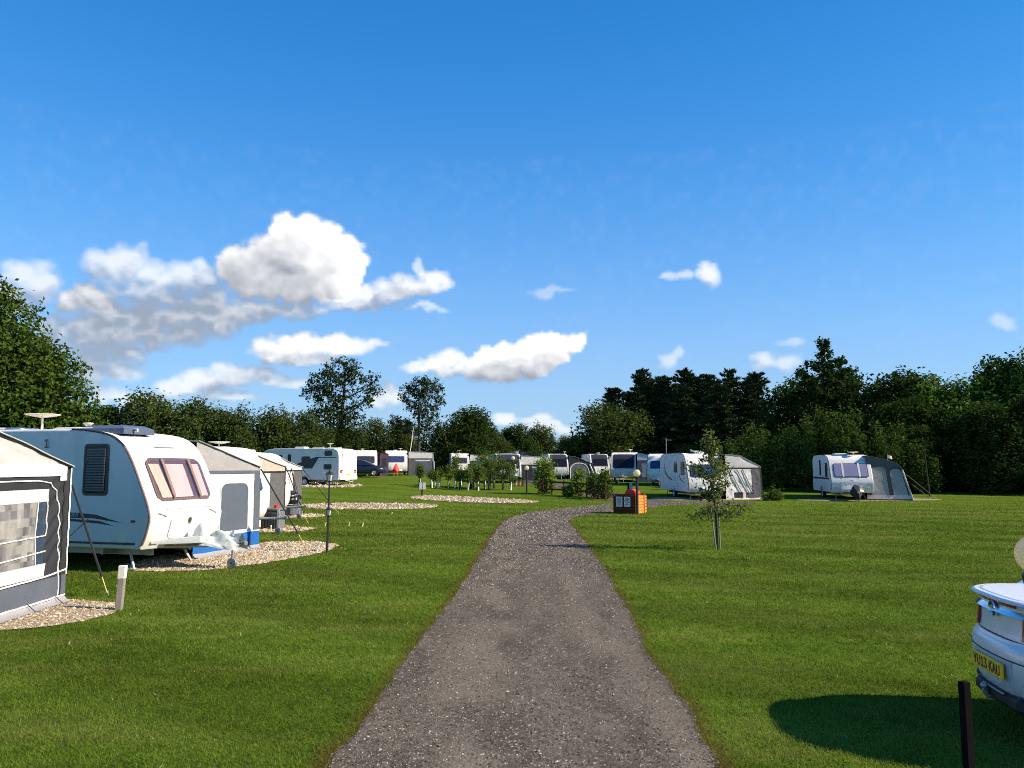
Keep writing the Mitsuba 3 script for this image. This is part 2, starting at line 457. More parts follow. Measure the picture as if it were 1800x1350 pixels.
mat('car_navy', (.008, .010, .028), .25, coat=1.0)
mat('car_glass', (.015, .02, .03), .04, spec=.7)
mat('plate_yellow', (.92, .50, .02), .4)
mat('window_dark', (.12, .085, .085), .3)
mat('black_plastic', (.014, .014, .015), .6)
mat('yellow_paint', (.72, .52, .14), .5)
mat('roof_felt', (.05, .07, .06), .9)
mat('sign_print', (.10, .10, .11), .6)


# ------------------------------------------------------------------ ground, drive, gravel pads
def ground_grid(xs, ys, dz=0.0):
    X, Y = np.meshgrid(xs, ys, indexing='ij')
    return grid(np.stack([X, Y, gz(X, Y) + dz], -1))


xs = np.unique(np.concatenate([np.linspace(-2500, -160, 8), np.linspace(-160, -20, 36), np.linspace(-20, 30, 60), np.linspace(30, 160, 34), np.linspace(160, 2500, 8)]))
ys = np.unique(np.concatenate([np.linspace(-400, -20, 6), np.linspace(-20, 30, 24), np.linspace(30, 120, 110), np.linspace(120, 400, 24), np.linspace(400, 3500, 8)]))
structure('lawn_ground', ground_grid(xs, ys), 'grass_ground', smooth=True, label='mown lawn of the camp site rising gently to the far hedge')

LEFT = np.array([(-1.36, -6), (-1.30, 0), (-1.24, 5.5), (-1.18, 6.5), (-1.13, 8), (-1.02, 10.2), (-.87, 13.5), (-.73, 18.3), (-.60, 22.6), (-.36, 28.5), (.05, 32), (.75, 34.6), (1.75, 36.8), (3.2, 39.4), (5.4, 41.8), (8.6, 43.6), (10.4, 43.4)])
RIGHT = np.array([(1.26, -6), (1.34, 0), (1.40, 5.5), (1.45, 6.5), (1.48, 7.4), (1.48, 8.7), (1.58, 10.2), (1.70, 13), (1.82, 15.8), (1.93, 19.5), (2.0, 24.6), (2.05, 28.2), (2.30, 30.6), (2.9, 32.6), (4.4, 35.0), (6.3, 38.0), (8.2, 40.6), (10.2, 41.6)])


def spline(P, step):
    d = np.r_[0, np.cumsum(np.linalg.norm(np.diff(P, axis=0), axis=1))]
    from scipy.interpolate import PchipInterpolator
    t = np.linspace(0, d[-1], int(d[-1] / step) + 2)
    return np.c_[PchipInterpolator(d, P[:, 0])(t), PchipInterpolator(d, P[:, 1])(t)]


def rag(P, amp, seed):
    """an uneven edge"""
    q = np.c_[P * 2.6, np.zeros(len(P))]
    w = (meshkit.fbm(q, 4, seed) - .5) * 2 * amp
    t = np.gradient(P, axis=0)
    t /= np.linalg.norm(t, axis=1, keepdims=True)
    return P + np.c_[-t[:, 1], t[:, 0]] * w[:, None]


L1, R1 = rag(spline(LEFT, .10), .055, 1), rag(spline(RIGHT, .10), .06, 2)


def resample(P, n):
    d = np.r_[0, np.cumsum(np.linalg.norm(np.diff(P, axis=0), axis=1))]
    t = np.linspace(0, d[-1], n)
    return np.c_[np.interp(t, d, P[:, 0]), np.interp(t, d, P[:, 1])]


path_poly = sg.Polygon(np.vstack([L1, R1[::-1]])).buffer(0)
ROAD2 = spline(np.array([(11.5, 42.6), (8.5, 43.0), (6.6, 46.5), (5.7, 51), (4.9, 57), (3.9, 64), (2.4, 71)]), .5)
road2_poly = sg.LineString(ROAD2).buffer(1.5)
drive_poly = path_poly.union(road2_poly).buffer(.001)


def sheet_on_ground(poly, dz, cell=.6):
    """a sheet cut to the outline that lies on the ground"""
    x0, y0, x1, y1 = poly.bounds
    tv, tf = [], []
    out = []
    y = y0
    while y < y1:
        piece = poly.intersection(sg.box(x0 - 1, y, x1 + 1, min(y + cell, y1)))
        for g in getattr(piece, 'geoms', [piece]):
            if g.geom_type == 'Polygon' and g.area > 1e-5:
                v, f = trimesh.creation.triangulate_polygon(g, engine='earcut')
                v = np.asarray(v)
                V = np.c_[v, gz(v[:, 0], v[:, 1]) + dz]
                n = np.cross(V[f[:, 1]] - V[f[:, 0]], V[f[:, 2]] - V[f[:, 0]])[:, 2]
                f = np.where(n[:, None] > 0, f, f[:, ::-1])
                out.append(TM(V, f))
        y += cell
    return cat(out)


structure('gravel_drive', sheet_on_ground(drive_poly, .006), 'path_gravel', label='grey gravel drive curving to the right through the lawn')


def pad_outline(cx, cy, ax, ay, deg, seed, sq=2.6):
    t = np.linspace(0, 2 * math.pi, 120, endpoint=False)
    c, s = np.cos(t), np.sin(t)
    p = np.c_[np.sign(c) * np.abs(c) ** (2 / sq) * ax, np.sign(s) * np.abs(s) ** (2 / sq) * ay]
    p += (meshkit.fbm(np.c_[p * 1.7, np.full(len(p), seed)], 3, seed)[:, None] - .5) * .35 * p / np.linalg.norm(p, axis=1, keepdims=True)
    a = math.radians(deg)
    return sg.Polygon(p @ np.array([[math.cos(a), math.sin(a)], [-math.sin(a), math.cos(a)]]) + [cx, cy]).buffer(0)


PADS = [pad_outline(-9.3, 10.8, 3.80, 1.50, 3, 3), pad_outline(-6.15, 18.3, 1.5, 3.0, -16, 5), pad_outline(-10.2, 25.8, 3.9, 1.4, -8, 7), pad_outline(-11.3, 32.6, 3.7, 1.5, -8, 9),
        pad_outline(-7.3, 39.8, 3.6, 2.5, -12, 11), pad_outline(-2.35, 45.8, 4.3, 1.9, -38, 13), pad_outline(-15.2, 56.5, 4.8, 2.4, -20, 15),
        pad_outline(20.6, 46.0, 4.2, 1.1, 4, 17), pad_outline(-9.6, 90, 5, 1.2, 0, 19), pad_outline(12.2, 47.2, 4.0, 1.8, 8, 21), pad_outline(-16, 78, 3.4, .7, 0, 23)]
PADNAME = ['gravel pad under the charcoal awning at the left edge', 'gravel pad under the nearest caravan', 'gravel pad beside the grey storage box', 'gravel pad under the white awning with the black sack',
           'empty pale gravel pitch on the left lawn', 'empty pale gravel pitch in the middle before the saplings', 'gravel pad under the long caravan', 'thin gravel pad under the caravan by the wood',
           'gravel strip before the far hedge', 'gravel pad under the beige awning', 'thin gravel pad in front of the dark car']
for i, p in enumerate(PADS):
    structure('gravel_pitch', sheet_on_ground(p, .010 + .0004 * i), 'pad_gravel', label=PADNAME[i])

rs = np.random.default_rng(5)


def inside(poly, x, y):
    import shapely
    shapely.prepare(poly)
    return shapely.contains_xy(poly, x, y)


def stones(poly, n, smin, smax, cols, near, seed, dz=.008, power=1.0):
    """loose chips scattered on an outline, denser near the camera"""
    r = np.random.default_rng(seed)
    x0, y0, x1, y1 = poly.bounds
    y0 = max(y0, near)
    m = int(n * 4)
    u = r.random(m)
    y = y0 * (y1 / y0) ** u if power == 1 and y0 > 0 else y0 + (y1 - y0) * u
    x = x0 + (x1 - x0) * r.random(m)
    k = inside(poly, x, y)
    x, y = x[k][:n], y[k][:n]
    n = len(x)
    s = (smin + (smax - smin) * r.random(n) ** 2.2) * np.clip(y / 12, .8, 2.2)
    base = np.array([[1, 0, 0], [0, 1, 0], [-1, 0, 0], [0, -1, 0], [0, 0, 1], [0, 0, -.4]], float)
    f = np.array([[0, 1, 4], [1, 2, 4], [2, 3, 4], [3, 0, 4]])
    a = r.random(n) * 6.3
    V = base[None] * (s[:, None, None] * np.stack([.8 + .7 * r.random(n), .6 + .5 * r.random(n), .45 + .5 * r.random(n)], 1)[:, None])
    V += (r.random((n, 6, 3)) - .5) * s[:, None, None] * .5
    c, q = np.cos(a)[:, None], np.sin(a)[:, None]
    X, Y = V[..., 0] * c - V[..., 1] * q, V[..., 0] * q + V[..., 1] * c
    V = np.stack([X + x[:, None], Y + y[:, None], V[..., 2] + gz(x, y)[:, None] + dz], -1)
    cols = np.asarray(cols)
    C = cols[r.integers(0, len(cols), n)] * (.75 + .5 * r.random((n, 1)))
    return V.reshape(-1, 3), (f[None] + 6 * np.arange(n)[:, None, None]).reshape(-1, 3), np.repeat(C, 6, 0)


def stuff(stem, label, catg, v, f, c, bsdf):
    k = thing(stem, label, catg, kind='stuff')
    scene[k] = mikit.ply(TM(v, f), bsdf, False, color=c)


v, f, c = stones(path_poly, 66000, .004, .0145, [(.08, .072, .062), (.12, .108, .093), (.155, .138, .118), (.06, .054, .047), (.22, .20, .17), (.44, .40, .35), (.035, .032, .028), (.26, .235, .205), (.09, .08, .07), (.14, .125, .11)], 4.5, 1, .006)
stuff('drive_stones', 'loose grey chippings scattered over the gravel drive', 'gravel', v, f, c, 'stone_chip')
allv, allf, allc, o = [], [], [], 0
for i, (n, a, b) in enumerate([(11000, .012, .032), (12000, .012, .032), (3000, .016, .036), (3000, .016, .04), (2600, .02, .045), (2600, .02, .045), (900, .04, .08)]):
    v, f, c = stones(PADS[i], n, a, b, [(.34, .27, .18), (.44, .37, .27), (.25, .18, .11), (.54, .49, .40), (.31, .26, .20)], .5, 20 + i, .012, 0)
    allv.append(v); allf.append(f + o); allc.append(c); o += len(v)
stuff('pitch_stones', 'pale limestone chippings heaped on the gravel pitches', 'gravel', np.vstack(allv), np.vstack(allf), np.vstack(allc), 'stone_chip')


# ------------------------------------------------------------------ grass blades of the near lawn
def grass(n, seed, ymin, ymax):
    r = np.random.default_rng(seed)
    y = ymin * (ymax / ymin) ** r.random(n)
    x = (r.random(n) * 2 - 1) * (y * .70 + .6)
    hard = sg.MultiPolygon([g for q in [drive_poly.buffer(-.035)] + PADS for g in getattr(q, 'geoms', [q])]).buffer(0)
    k = ~inside(hard, x, y) & (r.random(n) > smst(24, ymax, y))
    x, y = x[k], y[k]
    n = len(x)
    edge = np.zeros(n)
    far = np.clip(y / 8, 1, 5)
    tuft = meshkit.fbm(np.c_[x * 2.2, y * 2.2, x * 0], 3, 4)
    hgt = (.014 + .020 * r.random(n)) * (.6 + .9 * tuft) * far ** .35
    wid = .0030 * far * (.7 + .6 * r.random(n))
    a = r.random(n) * 2 * math.pi
    lean = hgt * (.3 + .9 * r.random(n))
    b = r.random(n) * 2 * math.pi
    z = gz(x, y)
    V = np.zeros((n, 3, 3))
    dx, dy = np.cos(a) * wid, np.sin(a) * wid
    clover = (r.random(n) > .9992) & (y < 20)
    dx, dy = np.where(clover, dx * 2.4, dx), np.where(clover, dy * 2.4, dy)
    V[:, 0] = np.c_[x - dx, y - dy, z]
    V[:, 1] = np.c_[x + dx, y + dy, z]
    V[:, 2] = np.c_[x + np.cos(b) * lean, y + np.sin(b) * lean, z + hgt]
    big = meshkit.fbm(np.c_[x * .22, y * .13, x * 0], 3, 6)
    streak = meshkit.fbm(np.c_[x * .55, y * 2.1, x * 0], 3, 7)
    clump = meshkit.fbm(np.c_[x * 9, y * 7, x * 0], 3, 12)
    t = np.clip(.26 * big + .22 * streak + .50 * (clump - .5) + .60 * (r.random(n) - .5) + .30, 0, 1)[:, None]
    C = np.array([.050, .100, .011]) * (1 - smst(.25, .75, t)) + np.array([.172, .252, .030]) * smst(.25, .75, t)
    band = .5 + .5 * np.sin(x * 1.15 + y * 1.75 + 2.2 * meshkit.fbm(np.c_[x * .08, y * .08, x * 0 + 3], 2, 5))
    C = C * (.88 + .25 * smst(.25, .75, band))[:, None]
    w = (smst(.45, .80, streak * .7 + .3 * r.random(n)) * (.45 + .35 * smst(8, 30, y)) + .9 * (r.random(n) > .985))[:, None]
    C = C * (1 - w) + np.array([.26, .26, .08]) * w
    # worn, drier turf at the edges of the drive
    from scipy.spatial import cKDTree
    dist = np.minimum(cKDTree(L1).query(np.c_[x, y])[0], cKDTree(R1).query(np.c_[x, y])[0])
    e = (smst(.17, .02, dist) * (.45 + .55 * r.random(n)) * .95)[:, None]
    C = C * (1 - e) + np.array([.175, .098, .032]) * e
    C[clover] = [.42, .45, .32]
    return V.reshape(-1, 3), np.arange(3 * n).reshape(-1, 3), np.repeat(C, 3, 0)


v, f, c = grass(1150000, 3, 4.2, 52)
stuff('lawn_grass', 'short mown green grass on both sides of the drive', 'grass', v, f, c, 'grass_blade')


# ------------------------------------------------------------------ trees
def leaves(c, n, size, rng, aspect=.55, fold=.12):
    """diamond shaped leaves at centres c with normals n"""
    k = len(c)
    n = n / (np.linalg.norm(n, axis=1, keepdims=True) + 1e-9)
    t = np.cross(n, rng.normal(size=(k, 3)))
    t /= np.linalg.norm(t, axis=1, keepdims=True) + 1e-9
    b = np.cross(n, t)
    s = np.broadcast_to(size, k)[:, None]
    V = np.stack([c - t * s * .5, c + b * s * aspect * .5 + n * s * fold, c + t * s * .5 - n * s * fold, c - b * s * aspect * .5 + n * s * fold], 1)
    o = 4 * np.arange(k)[:, None, None]
    F = np.array([[0, 1, 2], [0, 2, 3]])[None] + o
    return V.reshape(-1, 3), F.reshape(-1, 3)


def crown(blobs, twigs, per, size, rng, lo, hi, spread=.34, shell=.45, up=.25, aspect=.55):
    """foliage: leaves in twig-sized clumps that are spread through big irregular masses"""
    blobs = np.asarray(blobs, float)                      # x y z rx ry rz
    vol = (blobs[:, 3] * blobs[:, 4] * blobs[:, 5]) ** (2 / 3)
    pick = rng.choice(len(blobs), twigs, p=vol / vol.sum())
    B = blobs[pick]
    d = rng.normal(size=(twigs, 3))
    d /= np.linalg.norm(d, axis=1, keepdims=True)
    d[:, 2] = np.where((d[:, 2] < -.4) & (rng.random(twigs) < .5), -d[:, 2], d[:, 2])
    r = shell + (1.08 - shell) * rng.random(twigs) ** .6
    tc = B[:, :3] + d * B[:, 3:6] * r[:, None]
    td = d + np.array([0, 0, up])
    k = twigs * per
    idx = np.repeat(np.arange(twigs), per)
    sp = spread * (.6 + .8 * rng.random(twigs))
    off = np.clip(rng.normal(size=(k, 3)), -1.5, 1.5) * sp[idx][:, None] * .5
    off += td[idx] * (rng.random(k) * sp[idx])[:, None] * .9
    c = tc[idx] + off
    nrm = td[idx] * .7 + rng.normal(size=(k, 3)) * .75 + np.array([0, 0, .35])
    s = size * (.65 + .7 * rng.random(k))
    V, F = leaves(c, nrm, s, rng, aspect)
    tone = np.clip(.5 + .22 * rng.normal(size=twigs)[idx] + .2 * rng.normal(size=k), 0, 1)[:, None]
    C = np.asarray(lo) * (1 - tone) + np.asarray(hi) * tone
    return (V, F, np.repeat(C, 4, 0)), tc


def bough(p, q, r0, r1, rng, n=6, wob=.08):
    p, q = np.asarray(p, float), np.asarray(q, float)
    t = np.linspace(0, 1, n)[:, None]
    L = np.linalg.norm(q - p)
    mid = np.sin(t * math.pi)
    pts = p + (q - p) * t + mid * np.array([0, 0, -.06 * L]) + np.cumsum(rng.normal(size=(n, 3)), 0) * wob * L / n * (t > 0)
    return tube(pts, np.linspace(r0, r1, n), 6, cap=False)


def limbs(h0, r, blobs, rng, fork=.35, twigs=None, ntw=60):
    """a tapered trunk with boughs that reach into every mass of the crown"""
    blobs = np.asarray(blobs, float)
    top = blobs[blobs[:, 2].argmax(), :3]
    n = 9
    t = np.linspace(0, 1, n)[:, None]
    axis = np.array([0, 0, -.1]) * (1 - t) + np.array([top[0] * .6, top[1] * .6, top[2]]) * t
    axis[:, :2] += np.cumsum(rng.normal(size=(n, 2)), 0) * .04 * top[2] / n
    rad = r * (1 - t[:, 0]) ** .8 + .03
    rad[0] *= 1.35
    ms = [tube(axis, rad, 9, cap=False)]
    for b in blobs:
        zz = max(h0, min(b[2] - .45 * math.hypot(b[0], b[1]) - .3, top[2] * .9))
        k = np.clip((zz + .1) / (top[2] + .1), .05, .95) * (n - 1)
        i = int(k)
        p = axis[i] + (axis[i + 1] - axis[i]) * (k - i)
        r0 = max(.035, (rad[i]) * .55)
        ms.append(bough(p, b[:3], r0, .025, rng))
        for _ in range(4):
            e = b[:3] + rng.normal(size=3) * b[3:6] * .55
            ms.append(bough(p + (b[:3] - p) * (.5 + .4 * rng.random()), e, .03, .012, rng, 4))
    return cat(ms)


def broad_blobs(H, R, rng, base=.2, n=16, lean=0.0, pointy=.6):
    """masses of a broadleaved crown under an uneven envelope"""
    out = []
    for i in range(n):
        z = base + (1 - base) * (i + rng.random()) / n * .93
        u = (z - base) / (1 - base)
        env = (np.sin(np.clip(u * .86 + .14, 0, 1) * math.pi) ** pointy)
        a = i * 2.4 + rng.random() * 1.2
        rr = R * env * (.25 + .6 * rng.random())
        s = R * (.26 + .2 * rng.random()) * (.7 + .5 * env)
        out.append([rr * math.cos(a) + lean * z, rr * math.sin(a), H * z, s, s, s * (.7 + .3 * rng.random())])
    return np.array(out)


PROTO = {}


def prototype(key, trunk, fol, leaf_bsdf='leaf'):
    V, F, C = fol
    scene[key] = {'type': 'shapegroup', 'trunk': mikit.ply(trunk, 'bark', True), 'crown': mikit.ply(TM(V, F), leaf_bsdf, False, color=C)}
    lo, hi = V.min(0), V.max(0)
    PROTO[key] = (np.percentile(V[:, 2], 99.7), np.percentile(np.abs(V[:, 0]), 98))


def plant(stem, proto, x, y, H, R, deg, label, catg='tree', group=None, z=None):
    h0, r0 = PROTO[proto]
    k = thing(stem, label, catg, group)
    sxy = R / r0
    scene[k] = {'type': 'instance', 'shapegroup': {'type': 'ref', 'id': proto},
                'to_world': TF().translate([x, y, float(gz(x, y)) - .03 if z is None else z]).rotate([0, 0, 1], deg).scale([sxy, sxy, H / h0])}
    return k


LO, HI = (.018, .038, .009), (.060, .105, .022)
for i in range(4):                                    # dense woodland crowns
    rng = np.random.default_rng(100 + i)
    b = broad_blobs(10, 3.4, rng, base=.10, n=22, pointy=.55)
    fol, tw = crown(b, 1500, 9, .36, rng, LO, HI, spread=.5)
    prototype(f'woodland_{i}', limbs(1.2, .22, b, rng), fol)
for i in range(2):                                    # brighter green woodland crowns, sunlit tone put into the leaf colour
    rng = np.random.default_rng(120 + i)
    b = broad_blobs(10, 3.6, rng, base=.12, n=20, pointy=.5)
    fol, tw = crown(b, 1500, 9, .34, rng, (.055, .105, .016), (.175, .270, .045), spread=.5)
    prototype(f'sunlit_greenwood_{i}', limbs(1.2, .22, b, rng), fol)
for i in range(3):                                    # hedge trees and thorn bushes down to the grass
    rng = np.random.default_rng(140 + i)
    b = broad_blobs(6, 2.8, rng, base=.04, n=20, pointy=.38)
    fol, tw = crown(b, 1500, 9, .26, rng, (.030, .052, .013), (.092, .128, .032), spread=.45, up=.5)
    prototype(f'hedge_{i}', limbs(.5, .14, b, rng), fol)


def pine(seed):
    rng = np.random.default_rng(seed)
    H, ms, cs, ns, ss = 10.0, [], [], [], []
    ax = np.c_[np.cumsum(rng.normal(size=12)) * .04, np.cumsum(rng.normal(size=12)) * .04, np.linspace(-.1, H, 12)]
    ms.append(tube(ax, np.linspace(.19, .02, 12), 8, cap=False))
    z = 1.2
    while z < H - .15:
        u = z / H
        L = (2.7 * (1 - u) ** .95 * (.40 + .90 * rng.random()) + .06) * (1.0 if u > .25 else .75)
        m = rng.integers(4, 7)
        a0 = rng.random() * 6.3
        for k in range(m):
            a = a0 + k * 2 * math.pi / m + rng.normal() * .25
            l = L * (.7 + .5 * rng.random())
            p = np.array([np.interp(z, ax[:, 2], ax[:, 0]), np.interp(z, ax[:, 2], ax[:, 1]), z])
            rise = -.15 + .95 * u * u + rng.normal() * .12
            q = p + np.array([math.cos(a) * l, math.sin(a) * l, l * rise])
            pts = np.array([p, p * .5 + q * .5 - [0, 0, .10 * l], q])
            ms.append(tube(pts, [.045 * (1 - u) + .014, .02, .008], 5, cap=False))
            for j in range(int(4 + 8 * l)):
                t = .25 + .8 * rng.random()
                c = p + (q - p) * t + rng.normal(size=3) * [.16, .16, .09]
                w = 12
                dirs = rng.normal(size=(w, 3)) * (.8 if u < .85 else .35) + [math.cos(a) * .6, math.sin(a) * .6, 1.1]
                dirs /= np.linalg.norm(dirs, axis=1, keepdims=True)
                cs.append(c + dirs * .11)
                ns.append(np.cross(dirs, rng.normal(size=(w, 3))))
                ss.append(np.c_[dirs])
        z += .26 + .20 * rng.random()
    c, d = np.vstack(cs), np.vstack(ss)
    n = np.cross(d, rng.normal(size=d.shape))
    n /= np.linalg.norm(n, axis=1, keepdims=True)
    b = np.cross(n, d)
    s = (.26 + .18 * rng.random(len(c)))[:, None]
    V = np.stack([c - d * s * .5, c + b * s * .13, c + d * s * .65, c - b * s * .13], 1)
    F = np.array([[0, 1, 2], [0, 2, 3]])[None] + 4 * np.arange(len(c))[:, None, None]
    t = np.clip(.5 + .3 * rng.normal(size=(len(c), 1)), 0, 1)
    C = np.array([.020, .038, .016]) * (1 - t) + np.array([.056, .088, .036]) * t
    return cat(ms), (V.reshape(-1, 3), F.reshape(-1, 3), np.repeat(C, 4, 0))


for i in range(3):
    tr, fo = pine(200 + i)
    prototype(f'pine_{i}', tr, fo, 'needle')
for i in range(2):                                    # young trees with upright leading shoots at the edge of the wood
    rng = np.random.default_rng(230 + i)
    b = []
    for k in range(13):
        a, rr = rng.random() * 6.3, 1.5 * math.sqrt(rng.random())
        top = 4.2 + 1.6 * rng.random() - .5 * rr
        for q in range(4):
            b.append([rr * math.cos(a) * (1 + .1 * q), rr * math.sin(a) * (1 + .1 * q), .6 + (top - .6) * (q + .5) / 4, .55 - .10 * q, .55 - .10 * q, .75])
    fol, tw = crown(b, 900, 9, .24, rng, (.035, .065, .012), (.105, .165, .035), spread=.34, up=.9)
    prototype(f'edgewood_{i}', limbs(.4, .09, np.array(b)[2::4], rng), fol)

# --- single trees with their own outline
def solo(stem, seed, x, y, blobs, twigs, per, size, lo, hi, label, h0, r, spread=.34, shell=.3, catg='tree', leaf='leaf', up=.25, group=None):
    rng = np.random.default_rng(seed)
    k = thing(stem, label, catg, group)
    fol, tw = crown(blobs, twigs, per, size, rng, lo, hi, spread, shell, up)
    M = pose(x, y)
    M[2, 3] -= .03
    part(k, 'trunk', put(limbs(h0, r, blobs, rng), M), 'bark', True)
    V, F, C = fol
    scene[k + '__crown'] = mikit.ply(TM(V + M[:3, 3], F), leaf, False, color=C)
    return k


# the big tree at the left edge: two crowns, the nearer one taller
rng = np.random.default_rng(7)
b = np.array([(-.3, 0, 8.6, 1.0, 1.0, 1.0), (.5, .3, 7.7, 1.2, 1.2, 1.1), (-1.6, 0, 8.0, 1.3, 1.3, 1.1), (.9, -.5, 6.6, 1.3, 1.3, 1.0), (-.8, -.6, 6.8, 1.7, 1.6, 1.2), (-2.6, .2, 6.4, 1.6, 1.6, 1.3),
              (1.3, .2, 5.4, 1.4, 1.4, 1.1), (-.2, -1.0, 5.2, 1.7, 1.6, 1.2), (-1.8, -.8, 4.9, 1.8, 1.6, 1.3), (.9, -.4, 3.9, 1.7, 1.6, 1.1), (-1.0, -.9, 3.4, 1.8, 1.6, 1.2), (.3, 0, 2.2, 2.0, 1.8, 1.2), (-2.6, 0, 3.0, 2.0, 1.8, 1.6)])
solo('broadleaf_tree', 7, -21.1, 31.5, b, 2600, 10, .20, (.024, .052, .009), (.100, .155, .026), 'tallest dark green tree at the left edge, behind the nearest caravan', 1.5, .3, .36)
b = np.array([(0, 0, 6.5, .8, .8, .8), (.6, .2, 5.7, 1.0, 1.0, .9), (-.7, 0, 5.9, 1.0, 1.0, .9), (1.3, 0, 4.6, 1.0, 1.0, .8), (.2, -.4, 4.7, 1.3, 1.2, 1.0), (-.9, 0, 4.5, 1.2, 1.2, 1.0), (1.7, .1, 3.5, .9, .9, .7),
              (.7, -.5, 3.4, 1.4, 1.2, 1.0), (-.7, -.4, 3.2, 1.4, 1.3, 1.0), (2.1, .1, 2.6, .75, .7, .6), (1.2, 0, 2.2, 1.3, 1.2, .9), (-.2, 0, 1.7, 1.5, 1.3, 1.0), (2.2, 0, 1.4, 1.0, .9, .8)])
solo('broadleaf_tree', 8, -19.75, 32.5, b, 2000, 10, .20, (.024, .054, .009), (.105, .165, .028), 'lower green tree leaning right at the left edge, beside the tallest one', 1.0, .2, .34)

# the two ash trees that stand up from the hedge
b = np.array([(-.4, 0, 8.8, 1.1, 1.1, .9), (.6, .2, 9.3, .9, .9, .7), (-1.5, 0, 8.0, 1.2, 1.1, .9), (.2, 0, 7.6, 1.3, 1.2, 1.0), (-2.2, .2, 6.9, .9, .9, .7), (1.3, 0, 8.5, .8, .8, .6), (2.6, 0, 8.0, .75, .7, .65), (2.9, .1, 7.0, .8, .8, .6), (2.2, 0, 6.2, .7, .7, .45),
              (-.9, 0, 6.4, 1.3, 1.2, .9), (.6, 0, 5.9, 1.1, 1.0, .8), (-1.3, 0, 4.9, 1.5, 1.4, 1.0), (.3, 0, 4.4, 1.5, 1.3, 1.0), (1.5, 0, 4.6, .9, .8, .6), (-.6, 0, 3.0, 1.9, 1.6, 1.2), (1.3, 0, 2.8, 1.4, 1.2, 1.0), (0, 0, 1.3, 2.2, 1.8, 1.2)])
b = b * 1.244
solo('ash_tree', 9, -18.5, 84.0, b, 950, 9, .30, (.016, .032, .009), (.055, .085, .022), 'wide dark tree with a broken crown, the left of two rising above the hedge', 2.6, .30, .36)
b = np.array([(-1.6, 0, 9.7, .65, .6, .5), (-.6, 0, 10.6, .6, .6, .4), (.4, 0, 10.4, .75, .7, .6), (1.5, 0, 10.3, .6, .6, .5), (2.2, 0, 9.5, .55, .5, .5), (-1.9, 0, 8.6, .55, .5, .5), (-.6, 0, 9.2, .8, .7, .6), (.7, 0, 9.1, .85, .8, .7), (2.1, 0, 8.3, .6, .5, .5), (-1.0, 0, 7.9, .7, .6, .5),
              (.5, 0, 7.6, .9, .8, .7), (1.7, 0, 7.0, .6, .5, .5), (-.2, 0, 6.5, .7, .6, .6), (1.1, 0, 5.9, .8, .7, .6), (-2.9, 0, 6.0, .7, .6, .5), (-1.9, 0, 5.5, .9, .8, .6), (.2, 0, 5.0, .9, .8, .7), (2.3, 0, 5.4, .6, .5, .5)])
solo('ash_tree', 10, -10.7, 92, b, 520, 8, .28, (.016, .032, .009), (.060, .085, .025), 'airy tall tree with sky showing through its crown, the right of two above the hedge', 3.0, .22, .34)

# --- the hedge and trees behind the pitches, left to right
HG = 'hedge trees behind the left pitches'
for i, (x, y, H, R, p, lab) in enumerate([
        (-37.5, 62, 6.2, 3.6, 'hedge_0', 'hedge tree hidden behind the tall trees at the left edge'),
        (-32.5, 62, 5.9, 3.2, 'woodland_1', 'low dark tree right of the leftmost tall trees, left end of the hedge'),
        (-28.6, 63, 7.0, 3.6, 'hedge_1', 'rounded olive tree forming the highest hump of the left hedge'),
        (-25.2, 64, 6.5, 3.0, 'hedge_2', 'dark hedge tree on the right shoulder of the olive hump'),
        (-22.3, 64, 5.9, 2.6, 'hedge_0', 'hedge tree above the second caravan roof'),
        (-19.9, 65, 5.9, 2.6, 'hedge_1', 'hedge tree above the white awnings'),
        (-17.6, 66, 5.6, 2.5, 'hedge_2', 'hedge tree left of the wide dark tree')]):
    plant('hedge_tree', p, x, y, H, R, 37 * i, lab)
for i, (x, H) in enumerate([(-26.4, 3.8), (-24.6, 3.4), (-30, 3.2)]):
    plant('young_tree', f'edgewood_{i % 2}', x + 1.5, 58.5, H, 1.0, 50 * i, ['light green sapling in front of the left hedge', 'second light green sapling in front of the left hedge', 'light green sapling under the olive hump of the hedge'][i])
for i, (x, y, H, R, p, lab) in enumerate([
        (-20.5, 99, 5.6, 3.4, 'hedge_1', 'far hedge tree left of the flagpole'), (-16.6, 99, 6.6, 3.4, 'hedge_2', 'far hedge tree behind the cream caravan'), (-13.2, 100, 6.4, 2.8, 'hedge_0', 'far hedge tree at the foot of the airy tree'),
        (-8.6, 100, 6.2, 3.0, 'hedge_1', 'far hedge tree right of the airy tree'), (-5.2, 101, 8.4, 3.4, 'woodland_0', 'round topped dark tree in the middle of the far hedge'), (-2.6, 103, 6.2, 2.4, 'hedge_2', 'narrow hedge tree right of the round topped tree'),
        (.6, 106, 6.6, 2.4, 'woodland_2', 'small dark tree above the green shed roof'), (4.6, 120, 7.3, 3.2, 'hedge_0', 'far rounded tree at the low gap of the skyline'), (8.4, 125, 5.7, 2.6, 'hedge_1', 'lowest far tree in the gap of the skyline'),
        (-24, 104, 6, 3.4, 'hedge_0', 'far hedge tree hidden behind the long caravan'), (2.4, 128, 4.6, 3.6, 'hedge_2', 'far low hedge seen between two trees'), (11, 112, 5, 3.4, 'hedge_2', 'far hedge tree behind the caravan with the curved dark front')]):
    plant('far_hedge_tree', p, x, y, H, R, 61 * i, lab)
for i in range(12):                                   # the hedge foot, so that no daylight shows under the crowns
    plant('hedge_bush', f'hedge_{i % 3}', -40 + 3.4 * i if i < 7 else -20 + 6.5 * (i - 7), 66.5 + (i % 2) if i < 7 else 102.5, 3.3, 2.9, 47 * i, 'low bush at the foot of the hedge behind the caravans', 'bush', 'bushes at the foot of the hedge')

